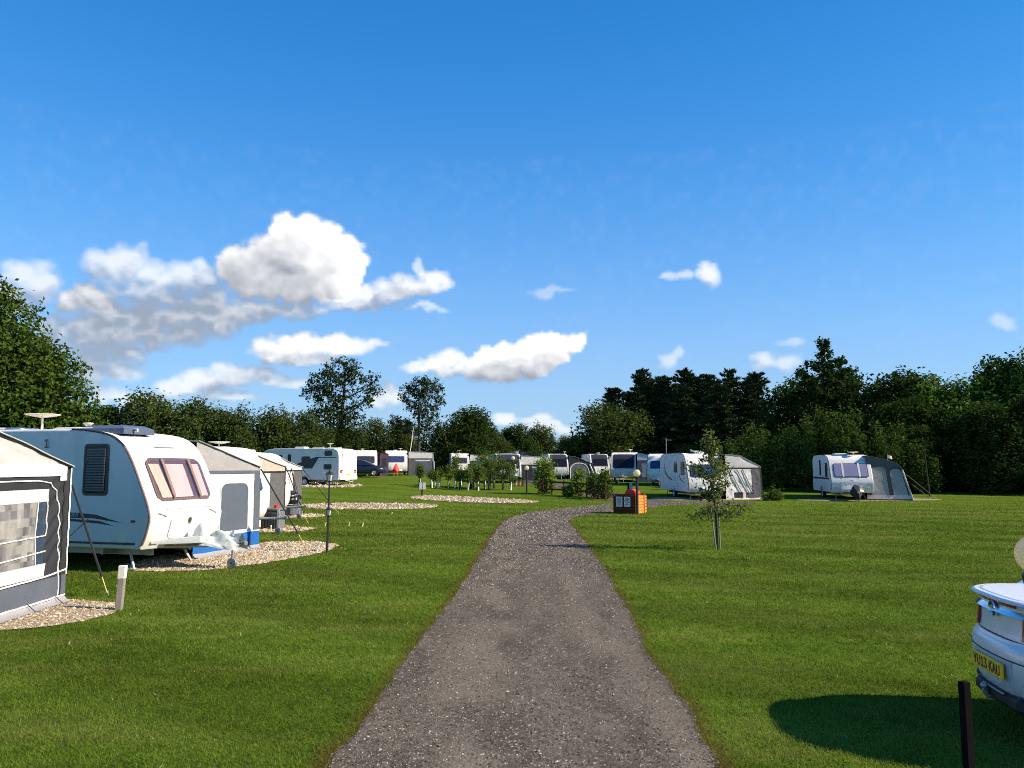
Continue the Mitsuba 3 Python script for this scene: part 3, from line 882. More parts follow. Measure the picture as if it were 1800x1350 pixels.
# --- the wood on the right
plant('round_bush', 'hedge_1', 11.6, 90, 8.3, 4.8, 20, 'big rounded olive bush at the left end of the right-hand wood', 'bush')
plant('round_bush', 'hedge_0', 7.9, 95, 4.7, 2.8, 80, 'low bush sloping down left of the big rounded bush', 'bush')
PINES = [(11.5, 88, 9.6, 2.5), (14.0, 86, 11.4, 2.8), (16.3, 85, 10.5, 2.6), (18.5, 84, 11.2, 2.9), (20.5, 82, 10.4, 2.7), (22.5, 81, 10.9, 2.8), (24.4, 79, 10.3, 2.7), (17.0, 80, 9.3, 3.2), (20.2, 77, 8.9, 3.2), (12.8, 83, 8.8, 2.9), (15.2, 88, 10.6, 3.0), (17.4, 88, 10.9, 3.0), (19.6, 86, 10.7, 3.0), (21.6, 84, 10.5, 3.0), (23.2, 78, 9.0, 3.0)]
WHICH = ['leftmost', 'second', 'third', 'fourth', 'fifth', 'sixth', 'rightmost']
for i, (x, y, H, R) in enumerate(PINES):
    plant('pine_tree', f'pine_{i % 3}', x * 1.13, y * 1.13, H * 1.14, R * 1.13, 71 * i, f'dark pine, {WHICH[i]} along the skyline of the pine row' if i < 7 else ['dark lower pine in front of the pine row, middle one', 'dark lower pine in front of the pine row, right of the middle one', 'dark lower pine in front of the pine row, left one', 'pine filling behind the second skyline pine', 'pine filling behind the third skyline pine', 'pine filling behind the fourth skyline pine', 'pine filling behind the fifth skyline pine', 'dark lower pine in front of the pine row, right end'][i - 7])
WOOD = [(24.3, 66, 9.0, 3.2, 'woodland_0', 'dark wood tree next to the rightmost pine'), (26.6, 63, 9.3, 3.0, 'woodland_1', 'dark wood tree left of the spire shaped tree'),
        (30.0, 60, 8.8, 3.4, 'woodland_3', 'dense wood tree below and right of the spire shaped tree'), (30.9, 57.5, 8.0, 3.0, 'sunlit_greenwood_0', 'bright green wood tree above the grey awning'),
        (33.4, 57, 8.5, 3.2, 'sunlit_greenwood_1', 'second bright green wood tree right of the grey awning'), (35.6, 57, 9.4, 3.0, 'woodland_2', 'wood tree stepping up left of the highest right crown'),
        (37.6, 56, 10.2, 3.0, 'sunlit_greenwood_0', 'tall olive wood tree near the right edge'), (40.6, 55, 10.8, 3.4, 'woodland_0', 'tallest wood tree at the right edge of the picture'), (44.5, 54, 10.2, 3.4, 'woodland_1', 'wood tree just past the right edge of the picture'),
        (28.2, 56, 6.6, 2.8, 'woodland_2', 'shaded wood tree behind the caravan by the wood'), (32.0, 53, 6.0, 2.6, 'woodland_3', 'shaded wood tree just behind the grey awning'),
        (35.4, 52.5, 6.6, 2.8, 'woodland_1', 'shaded wood tree right of the grey awning'), (38.8, 51.8, 7.0, 2.9, 'woodland_2', 'leafy dark tree low at the right edge of the wood'), (42, 51, 7.4, 3, 'woodland_3', 'dark tree past the right edge, low')]
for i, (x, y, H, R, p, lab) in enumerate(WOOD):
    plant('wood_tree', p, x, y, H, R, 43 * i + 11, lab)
b = np.array([(0, 0, 11.0, .42, .4, .5), (.1, 0, 10.2, .55, .5, .5), (-.9, 0, 9.4, .45, .4, .35), (1.35, 0, 9.7, .42, .4, .4), (-1.7, 0, 8.8, .4, .4, .3), (.2, 0, 9.1, .75, .7, .6), (1.7, 0, 8.7, .5, .5, .4), (-1.2, 0, 8.1, .65, .6, .5), (.8, 0, 7.9, .9, .8, .6), (2.2, 0, 7.8, .5, .5, .4), (-.4, 0, 7.1, 1.1, 1.0, .8), (1.3, 0, 6.5, 1.2, 1.1, .9), (-1.3, 0, 6.0, 1.2, 1.1, .9), (0, 0, 4.8, 1.8, 1.6, 1.3)])
b[:, 3:] *= .82
solo('wood_tree', 12, 24.3, 61, b, 850, 9, .28, (.016, .034, .010), (.055, .092, .022), 'spire shaped dark tree standing above the right-hand wood', 2, .2, .24)
for i, (x, y, H, R) in enumerate([(20.5, 55.5, 5.4, 1.7), (23.0, 54.5, 5.6, 1.8), (18.2, 56.5, 4.6, 1.6), (25.2, 53.5, 4.8, 1.5), (16.3, 60, 3.8, 1.6), (27.2, 53, 3.4, 1.5)]):
    plant('young_tree', f'edgewood_{i % 2}', x, y, H, R, 90 * i, ['light green young tree with upright shoots behind the beige awning', 'tallest light green young tree at the edge of the wood', 'light green young tree right of the grey caravan', 'light green young tree left of the caravan by the wood', 'low light green bush behind the sapling with stakes', 'low light green shoots behind the caravan by the wood'][i])
for i in range(34):                                   # the depth of the wood
    r = np.random.default_rng(900 + i)
    u = i / 33
    row = i % 2
    x, y = 15 + 36 * u + r.normal() * .6, 78 - 26 * u + 7 * row + r.normal() * .8 + (26 if u < .36 else 0)
    plant('inner_wood_tree', f'woodland_{i % 4}', x + (3 if u > .36 else 8), y + 5, 5.8 + 1.9 * r.random() + (0 if u < .2 else .6), 3.0, 53 * i, 'shaded tree deep inside the right-hand wood', 'tree', 'trees deep inside the wood')
for i in range(16):
    r = np.random.default_rng(950 + i)
    u = i / 15
    plant('wood_bush', f'hedge_{i % 3}', 15.5 + 31 * u + r.normal() * .4, 64.5 - 11.0 * u + r.normal() * .5, 2.6 + .8 * r.random(), 2.3, 59 * i, 'dark undergrowth bush along the shaded foot of the wood', 'bush', 'bushes along the foot of the wood')
for i, (x, y, h, l) in enumerate([(25.75, 49.2, 2.9, 'thin bare trunk in the shade right of the grey awning')]):
    pts = np.c_[np.linspace(.08, -.10, 6) + x, np.full(6, y), np.linspace(-.1, h, 6) + float(gz(x, y))]
    single('bare_trunk', l, 'tree', tube(pts, np.linspace(.042, .025, 6), 8), 'bark', True)


# ------------------------------------------------------------------ caravans
def xz_to_world(m):
    """take a shape drawn in x (along) and y (up), extruded along z, to the side wall: x stays, y becomes up, z becomes -y (outwards on the right side)"""
    m = m.copy()
    m.apply_transform(np.array([[1, 0, 0, 0], [0, 0, -1, 0], [0, 1, 0, 0], [0, 0, 0, 1.0]]))
    return m


PROF = {
    # front at x = 0, tail at x = -1 (scaled by the length), heights in metres; the first point is the front's foot
    'sloped': [(-.20, .44), (-.10, .62), (-.03, .85), (0, 1.0), (-.02, 1.14), (-.09, 1.34), (-.27, 1.72), (-.45, 2.08), (-.62, 2.34), (-.80, 2.50), (-1.05, 2.62), (-1.5, 2.70), (-2.3, 2.74)],
    'upright': [(-.14, .44), (-.05, .60), (0, .85), (-.01, 1.05), (-.05, 1.25), (-.20, 1.75), (-.30, 2.08), (-.40, 2.30), (-.54, 2.46), (-.78, 2.56), (-1.2, 2.61), (-2.0, 2.64)],
    'modern': [(-.16, .44), (-.05, .62), (0, .90), (-.02, 1.10), (-.10, 1.35), (-.26, 1.75), (-.44, 2.10), (-.64, 2.36), (-.86, 2.52), (-1.2, 2.60), (-2.0, 2.64)],
}


def profile(kind, L, H=None):
    p = PROF[kind]
    top = p[-1][1]
    q = p + [(-L + .9, top - .01), (-L + .40, top - .06), (-L + .18, top - .16), (-L + .07, top - .34), (-L + .02, 2.0), (-L, 1.2), (-L, .62), (-L + .06, .44)]
    q = np.array(q)
    if H:
        q[:, 1] = .44 + (q[:, 1] - .44) * (H - .44) / (top - .44)
    return q


def smooth_prof(q, per=4):
    """Catmull-Rom points along the profile, except along the floor"""
    out = []
    n = len(q)
    for i in range(n - 1):
        p0, p1, p2, p3 = q[max(i - 1, 0)], q[i], q[i + 1], q[min(i + 2, n - 1)]
        for t in np.arange(per) / per:
            out.append(.5 * ((2 * p1) + (-p0 + p2) * t + (2 * p0 - 5 * p1 + 4 * p2 - p3) * t * t + (-p0 + 3 * p1 - 3 * p2 + p3) * t ** 3))
    out.append(q[-1])
    return np.array(out)


def loft_body(pr, W, bev=.05, bulge=.03):
    """the closed shell: the side profile carried across the width, with rounded long edges"""
    c = pr
    e = np.roll(c, -1, 0) - c
    nn = np.stack([e[:, 1], -e[:, 0]], 1)
    nn /= np.linalg.norm(nn, axis=1, keepdims=True) + 1e-12
    vn = nn + np.roll(nn, 1, 0)
    vn /= np.linalg.norm(vn, axis=1, keepdims=True) + 1e-12
    ctr = c.mean(0)
    if ((c - ctr) * vn).sum() < 0:
        vn = -vn
    rings = []
    front = smst(-1.6, -.2, c[:, 0])[:, None]
    for y, ins in [(-W / 2, bev), (-W / 2 + .35 * bev, .35 * bev), (-W / 2 + bev, 0), (-W / 4, -.6 * bulge), (0, -bulge), (W / 4, -.6 * bulge), (W / 2 - bev, 0), (W / 2 - .35 * bev, .35 * bev), (W / 2, bev)]:
        f = ins if ins >= 0 else ins * front
        r = c - vn * f
        rings.append(np.c_[r[:, 0], np.full(len(r), y), r[:, 1]])
    k = len(c)
    i = np.arange(k)
    j = (i + 1) % k
    V = np.vstack(rings)
    F = np.vstack([np.vstack([np.stack([a * k + i, a * k + j, a * k + k + j], 1), np.stack([a * k + i, a * k + k + j, a * k + k + i], 1)]) for a in range(len(rings) - 1)])
    for a, flip in ((0, True), (len(rings) - 1, False)):
        o = len(V)
        V = np.vstack([V, rings[a].mean(0)])
        t = np.stack([a * k + i, a * k + j, i * 0 + o], 1)
        F = np.vstack([F, t[:, ::-1] if flip else t])
    m = TM(V, F)
    if m.volume < 0:
        m.faces = m.faces[:, ::-1]
    return m


def to_man(m):
    return m3.Manifold(m3.Mesh(vert_properties=np.asarray(m.vertices, np.float32), tri_verts=np.asarray(m.faces, np.uint32)))


def from_man(m):
    q = m.to_mesh()
    return TM(q.vert_properties[:, :3], q.tri_verts)


def wheel(parent, M, r=.31, w=.18, bsdf='alloy', label=None):
    """a road wheel whose axle is local y"""
    prof = [(.17, -w / 2), (r - .03, -w / 2), (r, -w / 2 + .03), (r, w / 2 - .03), (r - .03, w / 2), (.19, w / 2), (.18, w / 2 - .03)]
    R = np.array([[1, 0, 0, 0], [0, 0, 1, 0], [0, -1, 0, 0], [0, 0, 0, 1.0]])
    k = part(parent, 'wheel', put(lathe(prof, 28), M @ R), 'rubber', 30, label)
    rim = [lathe([(.02, w / 2 - .015), (.055, w / 2 - .01), (.06, w / 2 - .045), (.165, w / 2 - .03), (.185, w / 2 - .005), (.19, w / 2 - .02)], 28)]
    rim += [put(box(.11, 0, w / 2 - .025, .15, .035, .025, .006), np.array([[math.cos(a), -math.sin(a), 0, 0], [math.sin(a), math.cos(a), 0, 0], [0, 0, 1, 0], [0, 0, 0, 1.0]])) for a in np.arange(5) * 2 * math.pi / 5]
    if k.count('__') == 1:
        kk = fresh(k + '__rim')
        scene[kk] = mikit.ply(put(cat(rim), M @ R), bsdf, 30)
    return k


def sub(k, stem, mesh, bsdf, smooth=30):
    kk = fresh(f'{k}__{stem}')
    scene[kk] = mikit.ply(mesh, bsdf, smooth)
    return kk


class Van:
    """a touring caravan; local x forward (nose at 0), y to its left, z up; right = the side at y = -W/2"""

    def __init__(s, label, x, y, deg, L=6.0, W=2.2, kind='upright', H=None, body='white_gel', z=None, wheels=(-.52,), stem='touring_caravan', group=None):
        s.k = thing(stem, label, 'caravan', group)
        s.M, s.L, s.W = pose(x, y, z, deg), L, W
        s.pr = smooth_prof(profile(kind, L, H))
        m = to_man(loft_body(s.pr, W))
        s.wx = [L * w for w in wheels]
        for wx in s.wx:
            for sd in (-1, 1):
                c = m3.Manifold.cylinder(.5, .37, .37, 28).rotate([90, 0, 0]).translate([wx, sd * W / 2 + .25, .36])
                m -= c
        part(s.k, 'body', put(from_man(m), s.M), body, 32)
        for wx in s.wx:
            for sd in (-1, 1):
                R = np.eye(4)
                R[:3, 3] = [wx, sd * (W / 2 - .13), .31]
                if sd < 0:
                    R[0, 0], R[1, 1] = -1, -1
                wheel(s.k, s.M @ R)
        part(s.k, 'chassis', put(cat([box(-L / 2, sd * .55, .36, L - .7, .06, .16) for sd in (-1, 1)] + [box(-L * f, 0, .36, .06, W - .5, .12) for f in (.2, .52, .8)]), s.M), 'galvanised', False)
        st = []
        for fx in (-.75, -L + .55):
            for sd in (-1, 1):
                st.append(tube([(fx, sd * .72, .42), (fx + (.22 if fx > -1 else -.22), sd * .82, .03)], .028, 6))
                st.append(box(fx + (.22 if fx > -1 else -.22), sd * .82, .02, .12, .12, .03))
        for q in st[::2]:
            pass
        for a in range(4):
            part(s.k, 'corner_steady', put(cat(st[2 * a:2 * a + 2]), s.M), 'galvanised')

    def side(s, sd, poly, depth=.02, bev=.008):
        m = ext_bevel(poly, depth, bev)
        if sd < 0:
            m = mv(xz_to_world(m), 0, -s.W / 2 + .001, 0)
        else:
            q = m.copy()
            q.apply_transform(np.array([[1, 0, 0, 0], [0, 0, 1, 0], [0, 1, 0, 0], [0, 0, 0, 1.0]]))
            q.faces = q.faces[:, ::-1]
            m = mv(q, 0, s.W / 2 - .001, 0)
        return put(m, s.M)

    def window(s, sd, x, z, w, h, r=.07, glass='tinted_acrylic', frame='trim_dark'):
        k = part(s.k, 'window', s.side(sd, rrect(w, h, r, x, z), .022, .01), frame)
        sub(k, 'pane', s.side(sd, rrect(w - .07, h - .07, r * .7, x, z), .030, .006), glass)
        return k

    def front_M(s, z, off=0.0):
        """a frame on the front face at height z: x across (to the caravan's left), y up the slope, z outwards"""
        p = s.pr[:len(s.pr) // 2]
        i = int(np.argmax(p[:, 1] > z))
        a, b = p[i - 1], p[i]
        t = (z - a[1]) / (b[1] - a[1])
        c = a + (b - a) * t
        lo, hi = p[max(i - 4, 0)], p[min(i + 3, len(p) - 1)]
        u = np.array([(hi - lo)[0], 0, (hi - lo)[1]])
        F = frame_of([c[0], 0, c[1]], [0, 1, 0], u)
        F[:3, 3] += F[:3, 2] * off
        return s.M @ F

    def wrap(s, y0, y1, z0, z1, th=.02, off=.0, ny=9, nz=12, r=.08):
        """a panel that follows the front's slope and bulge, with rounded corners"""
        p = s.pr[:len(s.pr) // 2]
        zz = np.linspace(z0, z1, nz)
        xx = np.interp(zz, p[:, 1], p[:, 0])
        dx = np.gradient(xx, zz)
        P, Nn = np.zeros((ny, nz, 3)), np.zeros((ny, nz, 3))
        hgt = (z1 - z0) / 2
        for j in range(nz):
            e = abs(zz[j] - (z0 + z1) / 2) / hgt
            inset = 0 if hgt * (1 - e) > r else r - math.sqrt(max(r * r - (r - hgt * (1 - e)) ** 2, 0))
            ys = np.linspace(y0 + inset, y1 - inset, ny)
            b = .03 * np.clip(1 - (ys / (s.W / 2)) ** 2, 0, 1)
            n = np.array([1, 0, -dx[j]]) / math.hypot(1, dx[j])
            P[:, j] = np.c_[xx[j] + b * n[0], ys, zz[j] + b * n[2]] + n * off
            Nn[:, j] = n
        return put(fix(slab(P, Nn, th)) if th else grid(P), s.M)

    def front_window(s, z0, z1, hw, panes=3, glass='blue_acrylic', frame='trim_dark', split=.47, border=.045):
        k = part(s.k, 'front_window', s.wrap(-hw, hw, z0, z1, .012, .012), frame)
        edges = [-hw, -hw * split, hw * split, hw] if panes == 3 else [-hw, hw]
        for a, b in zip(edges[:-1], edges[1:]):
            sub(k, 'pane', s.wrap(a + border, b - border, z0 + border, z1 - border, .012, .020, r=.06), glass)
        return k

    def hitch(s, cover='white_gel', jockey=True):
        m = [tube([(-.5, sd * .55, .44), (.95, sd * .05, .46)], .035, 6) for sd in (-1, 1)] + [tube([(.85, 0, .47), (1.3, 0, .48)], .04, 8), box(1.32, 0, .50, .12, .10, .09, .02), tube([(1.12, 0, .52), (1.0, 0, .72)], .016, 6)]
        part(s.k, 'hitch', put(cat(m), s.M), 'galvanised')
        if cover:
            v = np.array([(x, y * f, z) for x, f, z in [(-.25, 1, .50), (.55, .42, .52), (-.25, 1, .58), (.50, .38, .64)] for y in (-.72, .72)])
            part(s.k, 'hitch_fairing', put(trimesh.convex.convex_hull(v), s.M), cover)
        if jockey:
            part(s.k, 'jockey_wheel', put(cat([tube([(1.02, .06, .75), (1.02, .06, .16)], .024, 8), mv(put(lathe([(.02, -.04), (.10, -.035), (.105, 0), (.10, .035), (.02, .04)], 16), np.array([[1, 0, 0, 0], [0, 0, 1, 0], [0, -1, 0, 0], [0, 0, 0, 1.0]])), 1.02, .06, .105)]), s.M), 'galvanised')

    def roof_z(s, x):
        p = s.pr[:int(len(s.pr) * .75)]
        return float(np.interp(-x, -p[:, 0], p[:, 1]))

    def dish(s, x, y=0, h=.28, r=.26, tilt=0):
        """a round roof aerial: shallow disc on a short mast"""
        z = s.roof_z(x)
        m = cat([tube([(x, y, z - .02), (x, y, z + h)], .022, 8), mv(lathe([(.03, -.03), (r * .55, -.005), (r * .96, .028), (r, .036), (r * .96, .045), (r * .4, .05), (.001, .052)], 26), x, y, z + h)])
        part(s.k, 'roof_aerial', put(m, s.M), 'cream_plastic', 40)

    def vent(s, x, y=0, w=.42, l=.42, h=.09, bsdf='white_plastic'):
        z = s.roof_z(x)
        v = np.array([(x + a * l / 2 * f, y + b * w / 2 * f, z + q) for a in (-1, 1) for b in (-1, 1) for f, q in ((1, -.03), (1, h * .5), (.82, h))])
        part(s.k, 'roof_vent', put(trimesh.convex.convex_hull(v), s.M), bsdf)

    def rail(s, sd, bsdf='trim_dark', r=.018, frac=.62):
        p = s.pr[2:int(len(s.pr) * frac)]
        c = p.mean(0)
        part(s.k, 'edge_trim', put(tube([(a, sd * (s.W / 2 - .012), b) for a, b in p], r, 6), s.M), bsdf)

    def skirt(s, sd, z=.50, bsdf='trim_dark', x0=-.3):
        part(s.k, 'skirt_rail', s.side(sd, sg.box(-s.L + .15, z - .02, x0, z + .02), .02, .006), bsdf)

    def text(s, sd, t, x, z, h, bsdf, depth=.006):
        m = meshkit.text_mesh(t, h, depth)
        w = m.bounds[1][0] - m.bounds[0][0]
        m = mv(m, x - w / 2, z, 0)
        return part(s.k, 'lettering', put(mv(xz_to_world(m), 0, -s.W / 2 - .024, 0), s.M), bsdf, False)


def fix(m):
    """outward faces for a closed sheet"""
    if m.volume < 0:
        m.faces = m.faces[:, ::-1]
    return m


def swoosh(pts):
    return sg.Polygon(pts).buffer(.001)


# --- 1: the nearest caravan
v = Van('nearest white caravan with a lettered side stripe and a wide three pane front window', -6.52, 16.07, -16, L=6.4, kind='sloped')
v.rail(-1, 'trim_dark', .020, .60)
v.skirt(-1, .545)
k = part(v.k, 'window', v.side(-1, rrect(.60, 1.00, .08, -1.28, 1.94), .022, .01), 'trim_dark')
sub(k, 'blind_backing', v.side(-1, rrect(.50, .90, .06, -1.28, 1.94), .026, .004), 'tinted_acrylic')
for i in range(16):
    sub(k, 'blind_slat', v.side(-1, sg.box(-1.50 + .0, 1.525 + .052 * i, -1.06, 1.525 + .052 * i + .034), .034, .004), 'blind_slat')
sub(k, 'handle', v.side(-1, rrect(.03, .12, .012, -1.48, 2.12), .05, .008), 'trim_dark')
part(v.k, 'stripe', v.side(-1, swoosh([(-4.9, 1.13), (-2.1, 1.13), (-1.25, 1.08), (-.62, .93), (-1.30, 1.01), (-2.2, 1.005), (-4.9, 1.005)]), .006, .002), 'stripe_navy')
part(v.k, 'stripe', v.side(-1, swoosh([(-1.75, .985), (-1.15, .96), (-.80, .87), (-1.15, .91), (-1.9, .95), (-4.9, .955), (-4.9, .985)]), .006, .002), 'stripe_navy')
v.text(-1, 'CHALLENGER', -1.98, 1.035, .078, 'letter_grey')
v.text(-1, '1', -2.52, 2.37, .17, 'trim_dark')
part(v.k, 'service_door', v.side(-1, rrect(.34, .34, .03, -1.02, .70), .008, .004), 'white_gel')
part(v.k, 'service_door', v.side(-1, rrect(.20, .22, .03, -.60, .66), .010, .004), 'cream_plastic')
part(v.k, 'marker_lamp', v.side(-1, rrect(.09, .045, .01, -.36, .965), .02, .006), 'red_lens')
part(v.k, 'marker_lamp', v.side(-1, rrect(.09, .04, .01, -2.3, .60), .02, .006), 'red_lens')
part(v.k, 'front_edge_trim', put(tube([(a + .006, -v.W / 2 + .006, b) for a, b in v.pr[2:34]], .016, 6), v.M), 'trim_bronze')
# the wide front window: bronze frame, blinds and curtains behind a tinted pane
k = part(v.k, 'front_window', v.wrap(-.80, .80, 1.32, 2.15, .010, .008, r=.13), 'window_dark')
pz = v.pr[:len(v.pr) // 2]
for a, b, c, amp, fr in ((-.75, -.50, 'curtain_blush', .010, 60), (-.33, .20, 'blind_mauve', .003, 30), (.45, .66, 'blind_mauve', .008, 60)):
    ys = np.linspace(a, b, 40)
    zz = np.linspace(1.40, 2.05, 14)
    Pc = np.zeros((40, 14, 3))
    for j, z in enumerate(zz):
        w = meshkit.fbm(np.stack([ys * 9, ys * 0 + z * 2.5, ys * 0 + a], -1), 3, 4) - .5
        Pc[:, j] = np.c_[np.interp(z, pz[:, 1], pz[:, 0]) + .042 + .028 * np.clip(1 - (ys / 1.1) ** 2, 0, 1) + amp * np.sin(ys * fr + 3 * w) + .012 * w, ys + (.10 * (2.05 - z) if a < -.5 else .03 * (z - 1.4)), np.full(40, z)]
    sub(k, 'curtain', put(grid(Pc), v.M), c, True)
for a, b in ((-.80, -.39), (-.39, .39), (.39, .80)):
    sub(k, 'pane', v.wrap(a + .04, b - .04, 1.37, 2.10, 0, .072, r=.07), 'bronze_pane')
for y in (-.39, .39):
    sub(k, 'mullion', v.wrap(y - .035, y + .035, 1.345, 2.125, .016, .060, r=.02), 'trim_bronze')
part(v.k, 'locker_lid', v.wrap(-.52, .62, .62, 1.02, .012, .004, r=.08), 'white_gel')
part(v.k, 'front_ridge', v.wrap(-.62, .75, 1.165, 1.195, .014, .004, r=.014), 'white_gel')
part(v.k, 'badge', put(lathe([(.075, 0), (.075, .010), (.05, .014), (.05, .006), (.001, .006)], 24), v.front_M(.93, .042) @ np.diag([.8, 1, 1, 1])), 'chrome')
sub(v.k + '__badge', 'bar', put(cat([box(0, 0, .010, .02, .10, .008), box(.012, .02, .010, .05, .014, .008)]), v.front_M(.93, .042)), 'chrome')
for y in (-.80, .80):
    part(v.k, 'front_lamp', v.wrap(y - .11, y + .11, .545, .60, .022, .002, r=.028), 'clear_lens')
    part(v.k, 'grab_handle', put(tube([(.02, y * .95 - .12, 1.12), (.045, y * .95, 1.10), (.03, y * .95 + .11, 1.04)], .012, 6), v.M), 'white_plastic')
part(v.k, 'lock', put(lathe([(.02, 0), (.02, .012), (.001, .014)], 12), v.front_M(.70, .02) @ TF().translate([-.40, 0, 0]).matrix.numpy() if False else v.front_M(.70, .025)), 'trim_dark')
part(v.k, 'model_line', v.wrap(-.32, .28, 2.355, 2.372, .006, .006, r=.006), 'stripe_grey')
v.hitch('pale_gel')
v.dish(-3.25, -.55, .30, .34)
v.vent(-2.15, -.6, .5, 1.0, .05)
v.dish(-2.0, -.62, .10, .10)
v.vent(-3.9, -.6, .5, .9, .06)
# the big domed roof light over the nose
z = v.roof_z(-1.5)
part(v.k, 'roof_light', put(trimesh.convex.convex_hull(np.array([(-1.45 + a * .56 * f, -.45 + b * .42 * f, z + q) for a in (-1, 1) for b in (-1, 1) for f, q in ((1, -.06), (1, .05), (.72, .12))])), v.M), 'blue_film')
k = part(v.k, 'roof_light_frame', put(box(-1.10, -.60, z + .015, .62, .035, .07, .01), v.M), 'white_plastic')
for q in (-1.30, -1.08, -.86):
    sub(k, 'knob', put(box(q, -.622, z + .015, .05, .03, .045, .008), v.M), 'trim_dark')
# crumpled cover over its hitch
rng = np.random.default_rng(3)
U, Vv = np.meshgrid(np.linspace(0, 1, 44), np.linspace(-1, 1, 44), indexing='ij')
X = .16 + 1.10 * U + .05 * (meshkit.fbm(np.stack([U * 4, Vv * 5, U * 0 + 7], -1), 3, 6) - .5)
Yc = Vv * (.25 - .08 * U) + .10 * (meshkit.fbm(np.stack([U * 4, Vv * 3, U * 0 + 3], -1), 3, 9) - .5)
Z = .74 - .08 * U - .27 * np.abs(Vv) ** 1.3 + .12 * (meshkit.fbm(np.stack([U * 3.4, Vv * 3.0, U * 0], -1), 3, 2) - .5) + .05 * np.sin(U * 14 + Vv * 5) * (1 - Vv * Vv) + .12 * np.exp(-((U - .15) / .12) ** 2) * smst(-.4, .2, Vv)
single('hitch_cover', 'crumpled pale plastic cover draped over the hitch of the nearest caravan', 'cover', put(grid(np.stack([X, Yc, Z], -1)), v.M), 'pale_cover', True)

# --- 2 and 3: the white caravans behind it
v = Van('white caravan second in the left row, partly hidden by the grey roofed awning', -7.95, 24.0, -16, L=6.2, kind='upright')
v.rail(-1)
v.window(-1, -1.2, 1.75, .7, .6)
v.front_window(1.25, 2.0, .8, 3)
v.dish(-.95, -.2, .12, .32)
v.vent(-2.0, -.4)
v.hitch(None)
v = Van('white caravan third in the left row, only its roof showing over the beige awning', -9.1, 30.6, -16, L=6.2, kind='upright', H=2.58)
v.rail(-1)
v.window(-1, -1.2, 1.75, .7, .6)
v.front_window(1.25, 2.0, .8, 3)
v.vent(-1.1, -.3, .4, .5, .10)
v.hitch(None)

# --- 4: the single axle caravan, its tail to the right
a = math.degrees(math.atan2(math.sin(math.radians(21)), -math.cos(math.radians(21))))
ca = math.radians(a)
Lb, Wb = 6.9, 2.35
tail_near = np.array([-12.0, 55.0])
left_dir = np.array([-math.sin(ca), math.cos(ca)])
nose = tail_near + Lb * np.array([math.cos(ca), math.sin(ca)]) - left_dir * Wb / 2
v = Van('long caravan with grey side, dark stripe and bright white tail', nose[0], nose[1], a, L=Lb, W=Wb, kind='upright', H=2.66, wheels=(-.585,), z=.62)
x0 = -Lb
v.window(1, x0 + .90, 2.30, .64, .37, .10, 'grey_acrylic')
v.window(1, x0 + .93, 1.36, .64, .37, .10, 'grey_acrylic')
v.window(1, x0 + 2.75, 1.84, .74, .50, .12, 'grey_acrylic')
v.window(1, x0 + 4.15, 1.85, .28, .80, .08)
v.window(1, x0 + 5.1, 1.95, .7, .5, .1)
part(v.k, 'stripe', v.side(1, swoosh([(x0 + .22, 2.04), (x0 + 1.62, 2.04), (x0 + 1.95, 2.04), (x0 + 2.12, 1.92), (x0 + 2.48, 1.32), (x0 + 2.6, 1.30), (x0 + 4.4, 1.30), (x0 + 4.4, 1.24), (x0 + 2.25, 1.24), (x0 + 2.15, 1.30), (x0 + 1.72, 1.95), (x0 + 1.62, 1.985), (x0 + .22, 1.985)]), .006, .002), 'stripe_navy')
v.vent(x0 + 3.6, .5, .6, .8, .13)
v.vent(x0 + 2.1, .5, .5, .9, .07)
v.vent(x0 + .9, .4, .5, .9, .07)
v.dish(x0 + 1.35, .3, .32, .24)
TM4 = v.M @ frame_of([x0 - .012, 0, 0], [0, 1, 0], [0, 0, 1])
TM4[:3, :3] = v.M[:3, :3] @ np.array([[0, 0, -1], [-1, 0, 0], [0, 1, 0.0]])     # x across, y up, z out of the tail
TM4[:3, 3] = (v.M @ np.array([x0, 0, 0, 1]))[:3]
part(v.k, 'rear_panel', put(ext_bevel(rrect(1.5, 1.25, .1, 0, 1.70), .03, .015), TM4), 'white_gel')
for y in (-.88, .88):
    k = part(v.k, 'tail_light', put(ext_bevel(rrect(.30, .22, .08, y, 1.03), .03, .012), TM4), 'red_lens')
    sub(k, 'clear_part', put(ext_bevel(rrect(.12, .09, .03, y * .93, 1.0), .036, .006), TM4), 'clear_lens')
    part(v.k, 'fog_lamp', put(ext_bevel(rrect(.10, .12, .04, y * .9, .66), .025, .008), TM4), 'red_lens')
part(v.k, 'number_plate', put(ext_bevel(rrect(.52, .13, .015, 0, .80), .02, .004), TM4), 'plate_yellow')
part(v.k, 'rear_bumper', put(ext_bevel(rrect(2.25, .30, .08, 0, .60), .05, .02), TM4), 'white_gel')
part(v.k, 'tow_bracket', put(cat([tube([(x0 - .1, -.5, .42), (x0 - .35, 0, .30)], .03, 6), tube([(x0 - .1, .5, .42), (x0 - .35, 0, .30)], .03, 6), tube([(x0 - .35, 0, .32), (x0 - .35, 0, .05)], .03, 6)]), v.M), 'galvanised')


